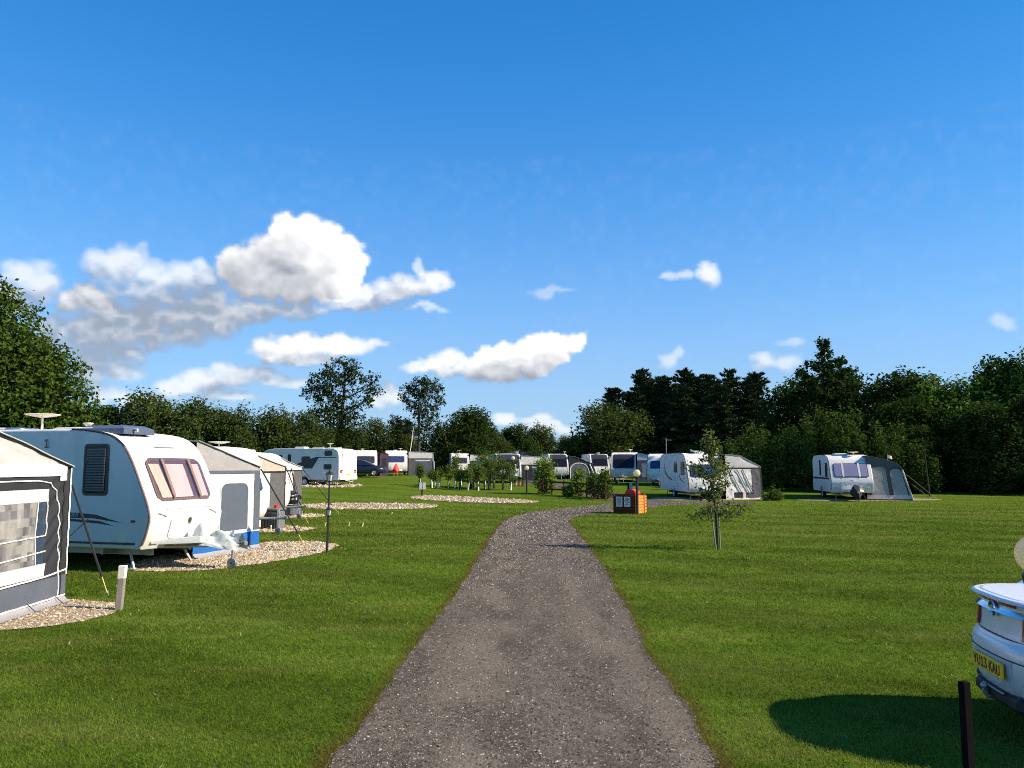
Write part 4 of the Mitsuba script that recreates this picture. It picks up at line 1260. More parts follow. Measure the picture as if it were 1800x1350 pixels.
def far_van(label, x, y, deg, style, L=6.0, W=2.2, dish=None, kind='upright', H=2.6, **kw):
    v = Van(label, x, y, deg, L=L, W=W, kind=kind, H=H, **kw)
    v.rail(-1, 'trim_dark', .02)
    if style == 'single':
        v.front_window(1.36, 1.98, .82, 1, 'blue_acrylic')
        part(v.k, 'locker_lid', v.wrap(-.6, .6, .66, 1.10, .012, .004), 'white_gel')
        part(v.k, 'badge', put(lathe([(.06, 0), (.06, .01), (.001, .012)], 14), v.front_M(1.16, .03)), 'trim_dark')
    elif style == 'triple':
        v.front_window(1.30, 1.98, .85, 3, 'grey_acrylic')
        part(v.k, 'locker_lid', v.wrap(-.6, .6, .66, 1.10, .012, .004), 'white_gel')
    else:                                             # a dark glass front between two white pillars
        lo = 1.22 if style == 'dark' else 1.30
        k = part(v.k, 'front_window', v.wrap(-W / 2 + .16, W / 2 - .16, lo, 2.50, .012, .012, r=.10), 'trim_dark')
        sub(k, 'pane', v.wrap(-W / 2 + .22, W / 2 - .22, lo + .06, 2.05, .010, .022, r=.08), 'tinted_acrylic')
        sub(k, 'sunroof_pane', v.wrap(-.6, .6, 2.13, 2.44, .010, .022, r=.06), 'grey_acrylic')
        part(v.k, 'front_panel', v.wrap(-W / 2 + .18, W / 2 - .18, .60, lo - .05, .012, .008, r=.08), 'pale_gel' if style == 'dark' else 'white_gel')
        for sd in (-1, 1):
            part(v.k, 'front_lamp', v.wrap(sd * .86 - .09, sd * .86 + .09, .66, .76, .02, .012, r=.03), 'clear_lens')
            part(v.k, 'front_pillar', v.wrap(sd * (W / 2 - .085) - .06, sd * (W / 2 - .085) + .06, .55, 2.46, .05, .004, r=.03), 'white_gel')
    v.hitch('white_gel' if style != 'dark' else None)
    if dish:
        v.dish(*dish)
    return v


v = far_van('cream fronted caravan half hidden behind the long caravan and the dark car', -14.2, 77.0, -76, 'triple', L=5.5, dish=(-1.2, -.3, .1, .2))
v = far_van('white caravan with one blue front window and a red cover on its hitch', -11.9, 81.5, -80, 'single', L=5.6, W=2.25, dish=(-1.1, .45, .22, .22))
v.vent(-1.0, -.1)
v = far_van('far white caravan with a dark front window behind the small saplings', -6.3, 96.5, -80, 'triple', L=5.8, W=2.25, dish=(-1.0, 0, .34, .28))
v = far_van('caravan with a dark glass front left of the white roofed grey awning', -.25, 69.5, -82, 'dark', kind='modern', dish=(-1.3, .9, .14, .18))
v = far_van('caravan with a dark glass front and pale blue lower panel right of the leafy shrub', 4.75, 80.0, -84, 'dark', kind='modern', W=2.0, dish=(-1.2, .8, .22, .16))
v = far_van('caravan with a white front and a dark window behind the two shrubs', 9.0, 81.0, -86, 'light', kind='modern', W=1.95, dish=(-1.2, 0, .1, .22))
v = far_van('caravan with a big curved dark glass front between white pillars', 10.2, 72.6, -102, 'dark', kind='modern', W=2.3, H=2.72, dish=(-2.4, .5, .24, .24))
v = far_van('pale caravan front peeping out left of the grey sided caravan', 11.95, 64.0, -108, 'single', kind='sloped', L=5.5, dish=None)

# --- the grey sided caravan in the middle right, its lit face to the right
v = Van('grey sided caravan behind the staked sapling, with its pale awning to the right', 11.25, 45.9, -85, L=5.9, kind='modern', H=2.72)
v.rail(-1, 'trim_dark', .02)
v.window(-1, -1.0, 1.80, .72, .78, .1)
v.window(-1, -2.45, 1.86, .62, .62, .1)
part(v.k, 'stripe', v.side(-1, swoosh([(-4.9, 2.1), (-4.75, 1.6), (-4.2, 1.25), (-3.3, 1.05), (-3.1, 1.10), (-4.1, 1.33), (-4.6, 1.65), (-4.82, 2.1)]), .006, .002), 'stripe_navy')
part(v.k, 'stripe', v.side(-1, swoosh([(-1.75, 1.42), (-1.55, 1.15), (-1.0, 1.0), (-.45, .84), (-1.05, 1.07), (-1.5, 1.24), (-1.68, 1.45)]), .006, .002), 'stripe_navy')
part(v.k, 'door_edge', v.side(-1, rrect(.68, 1.85, .14, -1.75, 1.42).difference(rrect(.64, 1.81, .12, -1.75, 1.42)).buffer(0).exterior and sg.box(-2.12, .6, -2.10, 2.3), .006, .002), 'stripe_grey')
part(v.k, 'wheel_spat', v.side(-1, rrect(.85, .22, .05, -5.9 * .52, .62), .03, .01), 'grey_gel')
v.front_window(1.30, 2.02, .92, 3, 'blue_acrylic')
part(v.k, 'locker_lid', v.wrap(-.6, .6, .62, 1.05, .012, .004), 'white_gel')
v.hitch('white_gel')
v.dish(-1.1, -.3, .12, .26)
part(v.k, 'roof_aerial', put(cat([strap((-1.2, -.1, 2.70), (-1.75, -.35, 2.92), .10, .05), strap((-1.15, .1, 2.72), (-.9, .0, 2.80), .12, .05)]), v.M), 'white_plastic')
v.vent(-2.8, .6, .5, 1.0, .08)

# --- the caravan by the wood
v = Van('white caravan with a three pane front window beside the grey awning by the wood', 19.4, 45.3, -101, L=5.6, kind='sloped', W=2.3, H=2.62)
v.rail(-1)
v.window(-1, -1.15, 1.72, .62, .82, .06, 'grey_acrylic')
v.window(-1, -3.0, 1.86, .42, .92, .05)
part(v.k, 'stripe', v.side(-1, sg.box(-5.4, 1.18, -.5, 1.28), .006, .002), 'stripe_maroon')
v.front_window(1.30, 2.08, .93, 3, 'lilac_acrylic', border=.04)
for y in (-.44, .44):
    part(v.k, 'front_mullion', v.wrap(y - .05, y + .05, 1.30, 2.08, .02, .026, r=.02), 'white_gel')
part(v.k, 'locker_lid', v.wrap(-.62, .62, .62, 1.08, .012, .004), 'white_gel')
part(v.k, 'badge', put(lathe([(.06, 0), (.06, .01), (.001, .012)], 14), v.front_M(1.10, .035)), 'galvanised')
for y in (-.85, .85):
    part(v.k, 'front_lamp', v.wrap(y - .12, y + .12, .66, .74, .02, .01, r=.03), 'clear_lens')
v.hitch('white_gel')
v.vent(-1.6, -.3, .7, .9, .12, 'grey_gel')
v.dish(-1.05, .35, .22, .28)
single('hitch_cover', 'black cover over the hitch of the caravan by the wood', 'cover', put(trimesh.convex.convex_hull(np.array([(x, y, z) for x, y, z in [(.35, -.25, .40), (.35, .25, .40), (1.1, -.2, .30), (1.1, .2, .30), (.9, -.18, .85), (.9, .18, .85), (.5, 0, .92), (1.35, 0, .5), (1.2, .12, .10), (1.2, -.12, .10)]])), v.M), 'strap_black')


# ------------------------------------------------------------------ awnings
class Awning:
    """a caravan awning; u runs along the caravan (towards its nose), v out from its side, z up. prof = the upper outline from the caravan outwards as (v, z);
    foot = the distance of the outer wall's foot. The end wall that the camera sees stands at u = 0, the tent runs back to u = -width."""

    def __init__(s, label, x, y, deg, width, prof, foot=None, wall='fabric_grey', roof='fabric_light', outer=None, amp=.012, pleat=0.0, freq=(3.0, 9.0), z=None, group=None, flip=1):
        s.k = thing('awning', label, 'awning', group)
        c, q = math.cos(math.radians(deg)), math.sin(math.radians(deg))
        s.M = np.eye(4)
        s.M[:3, 0], s.M[:3, 1], s.M[:3, 2] = [c, q, 0], [-q * flip, c * flip, 0], [0, 0, 1]
        s.M[:3, 3] = [x, y, float(gz(x, y)) if z is None else z]
        s.prof = np.array(prof, float)
        s.top = s.prof[-1, 0]
        s.foot = foot or s.top
        s.w = width
        s.amp, s.freq, s.pleat = amp, freq, pleat
        s.wall = wall
        part(s.k, 'end_wall', s.patch(0, 1, 0, None, 0), wall, True)
        part(s.k, 'end_wall', s.patch(0, 1, 0, None, 0, u=-width), wall, True)
        n = len(s.prof)
        us = np.linspace(.06, -width - .06, 16)
        P = np.zeros((16, n, 3))
        sag = np.sin(np.linspace(0, math.pi, n))
        for i, u in enumerate(us):
            dip = .03 * math.sin((i / 15) * math.pi * 3) ** 2
            P[i] = np.c_[np.full(n, u), s.prof[:, 0], s.prof[:, 1] + .008 - dip * sag]
        N = np.zeros_like(P)
        N[..., 2] = 1
        part(s.k, 'roof', put(fix(slab(P, N, .012)), s.M), roof, 40)
        us = np.linspace(0, -width, 20)
        ts = np.linspace(0, 1, 12)
        zt = s.prof[-1, 1]
        P = np.zeros((20, 12, 3))
        for i, u in enumerate(us):
            P[i] = np.c_[np.full(12, u), s.foot + (s.top - s.foot) * ts + .02 * np.sin(u * 9 + ts * 3), zt * ts]
        part(s.k, 'outer_wall', put(grid(P), s.M), outer or wall, True)
        part(s.k, 'pole', put(tube([(-.03, s.foot - .05, 0), (-.03, s.top - .05, zt - .03)], .016, 6), s.M), 'galvanised')
        part(s.k, 'pole', put(tube([(-.03, .05, 0), (-.03, .05, s.prof[0, 1] - .05)], .016, 6), s.M), 'galvanised')

    def ztop(s, v):
        return np.interp(v, s.prof[:, 0], s.prof[:, 1])

    def P(s, sv, z, off=0.0, u=0.0):
        """the point of the end wall at the fraction sv of its depth and the height z"""
        sv, z = np.broadcast_arrays(np.asarray(sv, float), np.asarray(z, float))
        t = np.clip(z / s.ztop(sv * s.top), 0, 1)
        v = sv * (s.foot + (s.top - s.foot) * t)
        wr = s.amp * (meshkit.fbm(np.stack([v * s.freq[0] - z * s.freq[0] * .8, v * s.freq[1] * .35 + z * s.freq[1] * .5, v * 0 + 3], -1), 3, 5) - .5) * 2 * np.clip(np.minimum(sv, 1 - sv) * 8, 0, 1) if s.amp else 0
        if s.pleat:                                   # cloth pulled into slanting folds towards the outer corner
            w = meshkit.fbm(np.stack([v * 1.5, z * 1.3, v * 0 + 9], -1), 3, 2)
            wr = wr + s.pleat * np.sin(2 * math.pi * (z * 3.6 - v * 2.6) + 9 * w) * smst(.72, .84, sv) * np.clip((1 - sv) * 9, .25, 1) * np.clip((z - .42) * 5, 0, 1) * np.clip((1.9 - z) * 6, 0, 1)
        return np.stack([u + wr + off, v, z + 0 * v], -1)

    def patch(s, s0, s1, z0, z1, off=.006, nu=70, nz=56, u=0.0):
        sv = np.linspace(s0, s1, nu)[:, None] * np.ones((1, nz))
        t = np.linspace(0, 1, nz)[None]
        top = s.ztop(sv * s.top) if z1 is None else z1
        zz = z0 + (top - z0) * t if not callable(z0) else z0(sv) + (top - z0(sv)) * t
        return put(grid(s.P(sv, zz, off, u)), s.M)

    def arch(s, s0, s1, z0, z1, off=.008, r=.35, n=26):
        """an opening with a rounded top"""
        V, F = [], []
        w = (s1 - s0)
        sv = np.linspace(s0, s1, n)
        e = np.clip(np.minimum(sv - s0, s1 - sv) / (w * r), 0, 1)
        top = z1 - (1 - np.sqrt(1 - (1 - e) ** 2)) * w * r * s.top
        t = np.linspace(0, 1, 20)[None]
        zz = z0 + (top[:, None] - z0) * t
        return put(grid(s.P(sv[:, None] * np.ones((1, 20)), zz, off)), s.M)

    def line(s, pts, r=.012, off=.010):
        p = np.array(pts, float)
        d = np.r_[0, np.cumsum(np.linalg.norm(np.diff(p, axis=0), axis=1))]
        t = np.linspace(0, d[-1], max(3, int(d[-1] / .06)))
        return put(tube(s.P(np.interp(t, d, p[:, 0]), np.interp(t, d, p[:, 1]), off), r, 5), s.M)

    def arch_line(s, s0, s1, z0, z1, r=.35, rad=.014, off=.012):
        w = s1 - s0
        sv = np.linspace(s0, s1, 60)
        e = np.clip(np.minimum(sv - s0, s1 - sv) / (w * r), 0, 1)
        top = z1 - (1 - np.sqrt(1 - (1 - e) ** 2)) * w * r * s.top
        pts = [(s0, z0)] + list(zip(sv, top)) + [(s1, z0)]
        return s.line(pts, rad, off)

    def guy(s, u, v, z, du, dv, w=.035, bsdf='strap_black', cord=True):
        p = np.array([u, v, z])
        q = np.array([u + du, v + dv, .04])
        side = np.cross(q - p, [0, 0, 1.0])
        m = p + (q - p) * (.84 if cord else 1)
        k = part(s.k, 'guy_strap', put(strap(p, m, w, .022, (-.3, .9, .2)), s.M), bsdf)
        if cord:
            sub(k, 'cord', put(tube([m, q], .007, 5), s.M), 'cord_yellow')
            sub(k, 'peg', put(tube([q + [0, 0, .05], q + [.02, 0, -.05]], .008, 5), s.M), 'galvanised')


# --- the charcoal awning at the left edge
A = Awning('big charcoal grey awning with plaid curtains and a white roof edge at the left edge', -6.60, 9.15, 2.0, 3.6, [(0, 2.62), (.8, 2.47), (1.6, 2.30), (2.3, 2.12), (2.9, 1.985)], foot=2.92, wall='fabric_charcoal', roof='fabric_light', amp=.020, freq=(2.6, 9.0), pleat=.016)
part(A.k, 'gable', A.patch(0, .995, 2.02, None, .012), 'fabric_light', True)
part(A.k, 'valance', A.patch(0, .955, 1.86, 2.03, .018, nz=6), 'fabric_white', True)
part(A.k, 'valance', A.patch(.90, .955, 1.79, 1.865, .018, 6, 4), 'fabric_white', True)
k = part(A.k, 'window', A.patch(.30, .775, .62, 1.52, .010), 'pvc_navy', True)
sub(k, 'curtain', A.patch(.30, .70, .62, 1.50, .014), 'plaid', True)
sub(k, 'head_band', A.patch(.28, .790, 1.50, 1.68, .022, nz=5), 'fabric_white', True)
sub(k, 'sill_band', A.patch(.28, .790, .45, .63, .022, nz=5), 'fabric_white', True)
for q in ([(.28, 1.00), (.78, 1.02)], [(.28, .72 + .02), (.785, .80)], [(.775, 1.50), (.775, 1.02)], [(.690, 1.50), (.695, 1.25), (.690, 1.0), (.705, .62)]):
    sub(k, 'window_strip', A.line(q, .009, .028), 'piping_white')
sub(k, 'clear_sheet', A.patch(.30, .775, .62, 1.52, .034), 'clear_pane', False)
part(A.k, 'skirt', A.patch(0, .998, .10, lambda: 0, .008) if False else A.patch(0, .998, .08, .40, .010, nz=6), 'fabric_slate', True)
part(A.k, 'mud_flap', put(grid(np.stack([np.stack([np.full(30, a), np.linspace(0, A.foot - .02, 30), np.full(30, b)], -1) for a, b in ((.012, .085), (.05, .035), (.15, .022))], 1)), A.M), 'fabric_midgrey', True)
part(A.k, 'piping', A.line([(0, 1.80), (.55, 1.80), (.70, 1.80), (.80, 1.765), (.855, 1.66), (.885, 1.50), (.905, 1.2), (.915, .8), (.93, .10)], .010), 'piping_white')
part(A.k, 'piping', A.line([(0, .41), (.8, .43), (.995, .47)], .012), 'piping_white')
part(A.k, 'piping', A.line([(0, .09), (.995, .10)], .012), 'piping_white')
part(A.k, 'piping', A.line([(.998, .40), (.998, 1.98)], .012, .012), 'piping_white')
part(A.k, 'zip', A.line([(.945, .12), (.945, 1.80)], .014), 'strap_black')
part(A.k, 'gable_piping', A.line([(0, 2.61), (.55, 2.30), (.99, 1.985)], .016, .02), 'strap_black')
A.guy(.02, 2.92, 1.72, .42, .42, .06)
part(A.k, 'guy_strap', put(strap((.02, 2.94, .95), (.22, 3.06, 1.20), .06, .006, (0, 1, .2)), A.M), 'strap_black')
for q in (.9, 1.9, 2.6):
    part(A.k, 'peg', put(tube([(.15, q, .02), (.02, q + .03, .11)], .006, 5), A.M), 'strap_black')

# --- behind the nearest caravan
A = Awning('white awning with a tall grey window and blue foot, on the nearest caravan', -6.90, 17.30, -16, 4.2, [(0, 2.55), (.8, 2.36), (1.6, 2.16), (2.42, 1.97)], foot=2.46, wall='fabric_white', roof='fabric_midgrey', amp=.012)
part(A.k, 'gable', A.patch(0, .995, 1.90, None, .010), 'fabric_midgrey', True)
part(A.k, 'valance', A.patch(0, .99, 1.83, 1.905, .014, nz=4), 'fabric_slate', True)
k = part(A.k, 'window', A.arch(.36, .80, .52, 1.62, .012, .20), 'pvc_grey', True)
sub(k, 'border', A.arch_line(.36, .80, .52, 1.62, .20, .016), 'fabric_white')
part(A.k, 'side_panel', A.patch(.90, 1.0, .40, 1.86, .006, 8, 12), 'fabric_slate', True)
part(A.k, 'skirt', A.patch(0, 1, .10, .44, .010, nz=6), 'fabric_blue', True)
part(A.k, 'piping', A.line([(0, .45), (1, .45)], .014), 'piping_white')
part(A.k, 'mud_flap', put(grid(np.stack([np.stack([np.full(20, a), np.linspace(0, A.foot - .02, 20), np.full(20, b)], -1) for a, b in ((.012, .11), (.06, .05), (.18, .022))], 1)), A.M), 'fabric_midgrey', True)
A.guy(.02, 2.42, 1.94, 1.1, .35, .05)
part(A.k, 'wall_bottle', put(tube([(.05, 2.0, .12), (.05, 2.0, .30)], .03, 8), A.M), 'stripe_navy')

A = Awning('beige roofed awning with a dark grey corner panel, second in the left row', -8.55, 25.25, -16, 4.0, [(0, 2.52), (.9, 2.30), (1.7, 2.12), (2.45, 1.98)], wall='fabric_white', roof='fabric_beige', amp=.010)
part(A.k, 'gable', A.patch(0, 1, 1.84, None, .010), 'fabric_beige', True)
part(A.k, 'valance', A.patch(0, .97, 1.78, 1.845, .014, nz=4), 'strap_black', True)
part(A.k, 'side_panel', A.patch(.62, .97, .10, 1.80, .008), 'fabric_grey', True)
part(A.k, 'edge_panel', A.patch(.97, 1.0, .10, 2.0, .012, 6, 12), 'fabric_charcoal', True)
A.guy(.02, 2.45, 1.94, .6, .5, .05)
A = Awning('white awning with guy ropes, third and farthest of the left row', -9.75, 31.85, -16, 4.0, [(0, 2.50), (.5, 2.44), (1.2, 2.22), (1.9, 2.06), (2.5, 1.96)], wall='fabric_white', roof='fabric_white', amp=.010, outer='fabric_charcoal')
part(A.k, 'valance', A.patch(0, 1, 1.80, 1.85, .014, nz=4), 'strap_black', True)
part(A.k, 'gable', A.patch(0, 1, 1.85, None, .010), 'fabric_white', True)
part(A.k, 'side_panel', A.patch(.72, 1.0, .10, 1.80, .008), 'fabric_grey', True)
part(A.k, 'skirt', A.patch(0, 1, .02, .30, .010, nz=5), 'fabric_slate', True)
for d in ((1.5, .5), (1.0, -.9), (.8, -.3)):
    A.guy(.02, 2.45 if d[1] > 0 else 1.6, 1.92, d[0], d[1], .03)

# --- the far awnings, left to right
def far_awning(label, x, y, deg, width, prof, wall, roof, band=None, win=None, skirt=None, outer=None, foot=None, band_mat=None, amp=.008):
    A = Awning(label, x, y, deg, width, prof, foot=foot, wall=wall, roof=roof, outer=outer, amp=amp)
    if band:
        part(A.k, 'gable', A.patch(0, 1, band, None, .010, 12, 6), band_mat or roof, True)
    if win:
        for (a, b, c, d, m) in win:
            k = part(A.k, 'window', A.arch(a, b, c, d, .012, .12), m, True)
    if skirt:
        part(A.k, 'skirt', A.patch(0, 1, .02, .24, .010, 12, 4), skirt, True)
    return A


A = far_awning('plum and brown awning beside the cream fronted caravan', -13.05, 78.2, -76, 2.4, [(0, 2.35), (.4, 2.32), (.85, 2.2)], 'fabric_plum', 'fabric_charcoal', None, [(.2, .75, .3, 1.8, 'fabric_charcoal')])
A = far_awning('grey walled awning with a deep white roof band beside the red hitch cover', -10.7, 82.0, -80, 3.0, [(0, 2.46), (1.3, 2.42), (2.55, 2.36)], 'fabric_grey', 'fabric_white', 1.78, [(.30, .82, .70, 1.50, 'pvc_grey')], 'fabric_slate', foot=2.75)
part(A.k, 'window_blind', A.patch(.27, .85, 1.48, 1.60, .02, 10, 4), 'fabric_white', True)
part(A.k, 'edge_panel', A.patch(.94, 1.0, .05, 2.35, .014, 5, 10), 'fabric_midgrey', True)
part(A.k, 'corner_strap', A.line([(.985, 1.5), (.975, .4)], .05, .04), 'fabric_white')
A = far_awning('green awning of the far white caravan behind the small saplings', -5.15, 97.0, -80, 3.4, [(0, 2.46), (1.4, 2.36), (3.2, 2.2)], 'fabric_green', 'fabric_white', 1.7, [(.12, .30, .9, 1.5, 'blue_film')])
A = far_awning('charcoal walled awning with a white roof beside the leafy shrub in the middle', .80, 70.0, -82, 3.2, [(0, 2.38), (1.3, 2.34), (2.6, 2.28)], 'fabric_charcoal', 'fabric_white', 1.62, [(.38, .80, .62, 1.32, 'pvc_grey')], 'fabric_grey', foot=2.85)
part(A.k, 'window_blind', A.patch(.36, .82, 1.34, 1.42, .02, 10, 4), 'fabric_white', True)
A = far_awning('dark arched porch awning with pale piping in the middle of the far row', 5.75, 80.4, -84, 2.8, [(0, 2.35), (.5, 2.32), (1.3, 2.05), (2.1, 1.72), (2.5, 1.60)], 'fabric_charcoal', 'fabric_light', None, [(.08, .72, .1, 1.55, 'fabric_slate')], foot=3.0, outer='fabric_light')
part(A.k, 'piping', A.arch_line(.06, .74, .08, 1.62, .4, .05), 'fabric_white')
part(A.k, 'side_stripe', A.line([(.84, 1.55), (.92, .15)], .09, .02), 'fabric_white')
A = far_awning('white and brown awning behind the shrubs', 10.0, 81.4, -86, 2.6, [(0, 2.28), (.8, 2.24), (1.6, 2.2)], 'fabric_white', 'fabric_white', 1.62, [(.05, .5, .1, 1.6, 'fabric_plum')])
A = far_awning('dark awning with pale curtains and a curving pale roof beside the big dark glass caravan', 11.4, 72.2, -98, 3.0, [(0, 2.62), (.5, 2.56), (1.2, 2.40), (2.0, 2.16), (2.8, 1.98)], 'fabric_slate', 'fabric_light', None, [(.14, .40, .45, 1.70, 'fabric_midgrey'), (.44, .62, .45, 1.66, 'fabric_midgrey')])
part(A.k, 'gable', A.patch(.0, 1, 1.98, None, .012, 14, 5), 'fabric_white', True)

# --- beside the grey sided caravan
A = Awning('pale awning with a sloping grey roof and white striped wall beside the grey sided caravan', 12.42, 46.15, -78, 3.4, [(0, 2.60), (.5, 2.56), (.95, 2.52), (1.6, 2.20), (2.25, 1.88)], foot=2.35, wall='fabric_white', roof='fabric_light', outer='fabric_charcoal', amp=.03)
part(A.k, 'gable', A.patch(0, .99, 1.84, None, .012, 20, 8), 'fabric_light', True)
part(A.k, 'valance', A.patch(0, .99, 1.77, 1.85, .016, 20, 4), 'fabric_charcoal', True)
part(A.k, 'side_panel', A.patch(.72, .98, .12, 1.78, .012), 'fabric_grey', True)
part(A.k, 'edge_panel', A.patch(.96, 1.0, .02, 1.86, .02, 6, 12), 'fabric_charcoal', True)
part(A.k, 'skirt_panel', A.patch(.22, .46, .10, .42, .014, 12, 6), 'fabric_charcoal', True)
part(A.k, 'skirt_panel', A.patch(.54, .9, .10, .40, .014, 12, 6), 'fabric_grey', True)
for a, b in ((.10, .42), (.30, .62), (.46, .74)):
    part(A.k, 'guy_strap', A.line([(a, 1.75), (b, .35)], .022, .05), 'strap_black')

# --- the grey air awning by the wood
A = Awning('grey arched air awning with two framed windows beside the caravan by the wood', 20.35, 45.6, -99, 3.0, [(0, 2.52), (.45, 2.44), (.9, 2.34), (1.35, 2.22), (1.65, 2.10), (1.85, 1.94), (1.95, 1.72)], foot=2.45, wall='fabric_grey', roof='fabric_midgrey', outer='fabric_grey', amp=.008)
for a, b in ((.10, .52), (.60, .95)):
    k = part(A.k, 'window', A.arch(a, b, .30, 1.92 if a < .3 else 1.82, .010, .38), 'fabric_midgrey', True)
    sub(k, 'frame', A.arch_line(a, b, .30, 1.92 if a < .3 else 1.82, .38, .028), 'strap_black')
part(A.k, 'skirt', A.patch(0, 1, .06, .30, .012, 20, 4), 'fabric_light', True)
part(A.k, 'edge_tube', put(tube([(.03, *A.P(1.0, z)[1:]) for z in np.linspace(.02, 1.72, 8)], .05, 7), A.M), 'fabric_light')
part(A.k, 'hem', A.line([(0, .04), (1, .04)], .03, .02), 'stripe_maroon')
A.guy(.02, 2.2, 1.1, .3, 1.2, .03)
A.guy(.02, 2.0, 1.6, .2, 1.7, .03)
single('roof_flag', 'small white flag fluttering above the grey arched air awning', 'flag', put(cat([tube([(-1.2, 1.55, 2.1), (-1.2, 1.55, 2.62)], .008, 5), slab(np.stack([np.stack([np.full(5, -1.2) + .03 * np.sin(np.arange(5)), 1.55 + np.linspace(0, .26, 5), np.full(5, z) - np.linspace(0, .08, 5)], -1) for z in (2.42, 2.6)], 1), np.tile([1.0, 0, 0], (5, 2, 1)), .006)]), A.M), 'fabric_white', False)


# ------------------------------------------------------------------ lamps, posts, signs
def globe_lamp(x, y, label, h=1.85, r=.15):
    k = thing('globe_lamp', label, 'lamp', 'globe lamps')
    z = float(gz(x, y))
    part(k, 'post', mv(lathe([(.055, -.1), (.055, h - r * 2 - .03), (.001, h - r * 2 - .02)], 14), x, y, z), 'post_black')
    part(k, 'collar', mv(lathe([(.055, h - 2 * r - .10), (.075, h - 2 * r - .06), (.085, h - 2 * r - .01), (.06, h - 2 * r + .03), (.001, h - 2 * r + .035)], 16), x, y, z), 'post_black')
    part(k, 'globe', mv(trimesh.creation.icosphere(3, r), x, y, z + h - r), 'opal_globe', True)


globe_lamp(5.27, 33.5, 'globe lamp on a black post beside the slatted bin store', 1.87)
globe_lamp(.95, 51.2, 'globe lamp on a black post left of the fence', 1.86)
globe_lamp(.10, 69.0, 'pale globe lamp behind the saplings, before the dark glass front', 2.35, .17)
globe_lamp(3.075, 4.70, 'globe lamp in front of the silver car at the right edge', 1.60, .113)

# the black lantern post
k = thing('lantern_post', 'thin black post carrying two small lanterns beside the left gravel pitches', 'lamp')
lx, ly = -4.33, 18.75
part(k, 'post', tube([(lx, ly, -.05), (lx + .01, ly, .5), (lx + .02, ly, 1.62)], [.034, .028, .022], 8), 'post_black')


def lantern(zb, s):
    kk = part(k, 'lantern', mv(lathe([(.02 * s, 0), (.045 * s, .02 * s), (.05 * s, .035 * s), (.001, .036 * s)], 6), lx + .02, ly, zb), 'post_black', False)
    sub(kk, 'roof', mv(lathe([(.085 * s, .155 * s), (.06 * s, .185 * s), (.02 * s, .215 * s), (.008 * s, .26 * s), (.001, .262 * s)], 6), lx + .02, ly, zb), 'post_black', False)
    sub(kk, 'glass', mv(lathe([(.038 * s, .036 * s), (.062 * s, .155 * s)], 6), lx + .02, ly, zb), 'clear_lens', False)
    for q in range(6):
        a = q * math.pi / 3
        sub(kk, 'bar', tube([(lx + .02 + .042 * s * math.cos(a), ly + .042 * s * math.sin(a), zb + .03 * s), (lx + .02 + .068 * s * math.cos(a), ly + .068 * s * math.sin(a), zb + .16 * s)], .006, 5), 'post_black')


lantern(1.62, 1.25)
lantern(.82, 1.05)

k = thing('marker_post', 'short wooden marker post with a white top at the charcoal awning', 'post')
mx, my = -5.50, 11.30
M = pose(mx, my, 0, 8) @ np.array([[1, .05, .045, 0], [0, 1, 0, 0], [0, 0, 1, 0], [0, 0, 0, 1.0]])
part(k, 'stake', put(box(0, 0, .20, .085, .085, .52, .006), M), 'wood_grey')
part(k, 'reflector', put(box(0, 0, .525, .092, .092, .18, .006), M), 'white_plastic')
single('black_post', 'square black timber post in the right foreground beside the car', 'post', put(box(0, 0, .275, .052, .052, .80, .004), pose(2.80, 5.05, 0, 12)), 'wood_dark')

k = thing('hook_up_post', 'weathered grey electric hook-up post beyond the bin store', 'post')
hx, hy = 7.55, 51.0
z = float(gz(hx, hy))
part(k, 'stake', box(hx - .08, hy, z + .36, .14, .14, .84, .01), 'wood_dark')
part(k, 'socket_box', box(hx + .06, hy - .09, z + .55, .20, .14, .42, .03), 'grey_gel')
part(k, 'cable', tube([(hx + .05, hy - .09, z + .36), (hx + .03, hy - .12, z + .18), (hx + .06, hy - .1, z + .0)], .03, 6), 'galvanised')

k = thing('pitch_sign', 'small white pitch sign on a dark stake before the saplings', 'sign')
sx, sy = -5.48, 48.4
z = float(gz(sx, sy))
part(k, 'stake', box(sx, sy, z + .28, .08, .06, .62, .008), 'wood_dark')
part(k, 'board', box(sx + .02, sy - .05, z + .62, .42, .03, .46, .008), 'trim_dark')
for q in (-.09, .12):
    part(k, 'panel', box(sx + .02 + q, sy - .072, z + .62, .17, .014, .42, .005), 'white_plastic')

# the slatted bin store
k = thing('bin_store', 'slatted timber bin store with two round signs on its dark side', 'bin store')
bx_, by_ = 4.42, 34.2
M = pose(bx_, by_, None, -36)
W_, D_, Hh = 1.02, .72, .80
for i in range(6):
    zz = .07 + .128 * i
    part(k, 'slat', put(box(W_ / 2 - .02, 0.0, zz, W_ - .05, .025, .116, .006), M), 'wood_red')
    part(k, 'slat', put(box(W_ - .02, D_ / 2, zz, .025, D_ - .03, .116, .006), M), 'wood_orange')
    part(k, 'slat', put(box(0, D_ / 2, zz, .025, D_ - .03, .116, .006), M), 'wood_brown')
    part(k, 'slat', put(box(W_ / 2 - .02, D_, zz, W_ - .05, .025, .116, .006), M), 'wood_brown')
for px_, py_ in ((-.02, -.02), (W_, -.02), (W_, D_ + .02), (-.02, D_ + .02)):
    part(k, 'corner_post', put(box(px_, py_, .40, .07, .07, .80, .006), M), 'wood_brown' if px_ < .5 else 'wood_orange')
part(k, 'top_rail', put(box(W_ / 2 - .02, D_ / 2, Hh + .012, W_ - .08, D_ - .06, .02, .004), M), 'wood_brown')
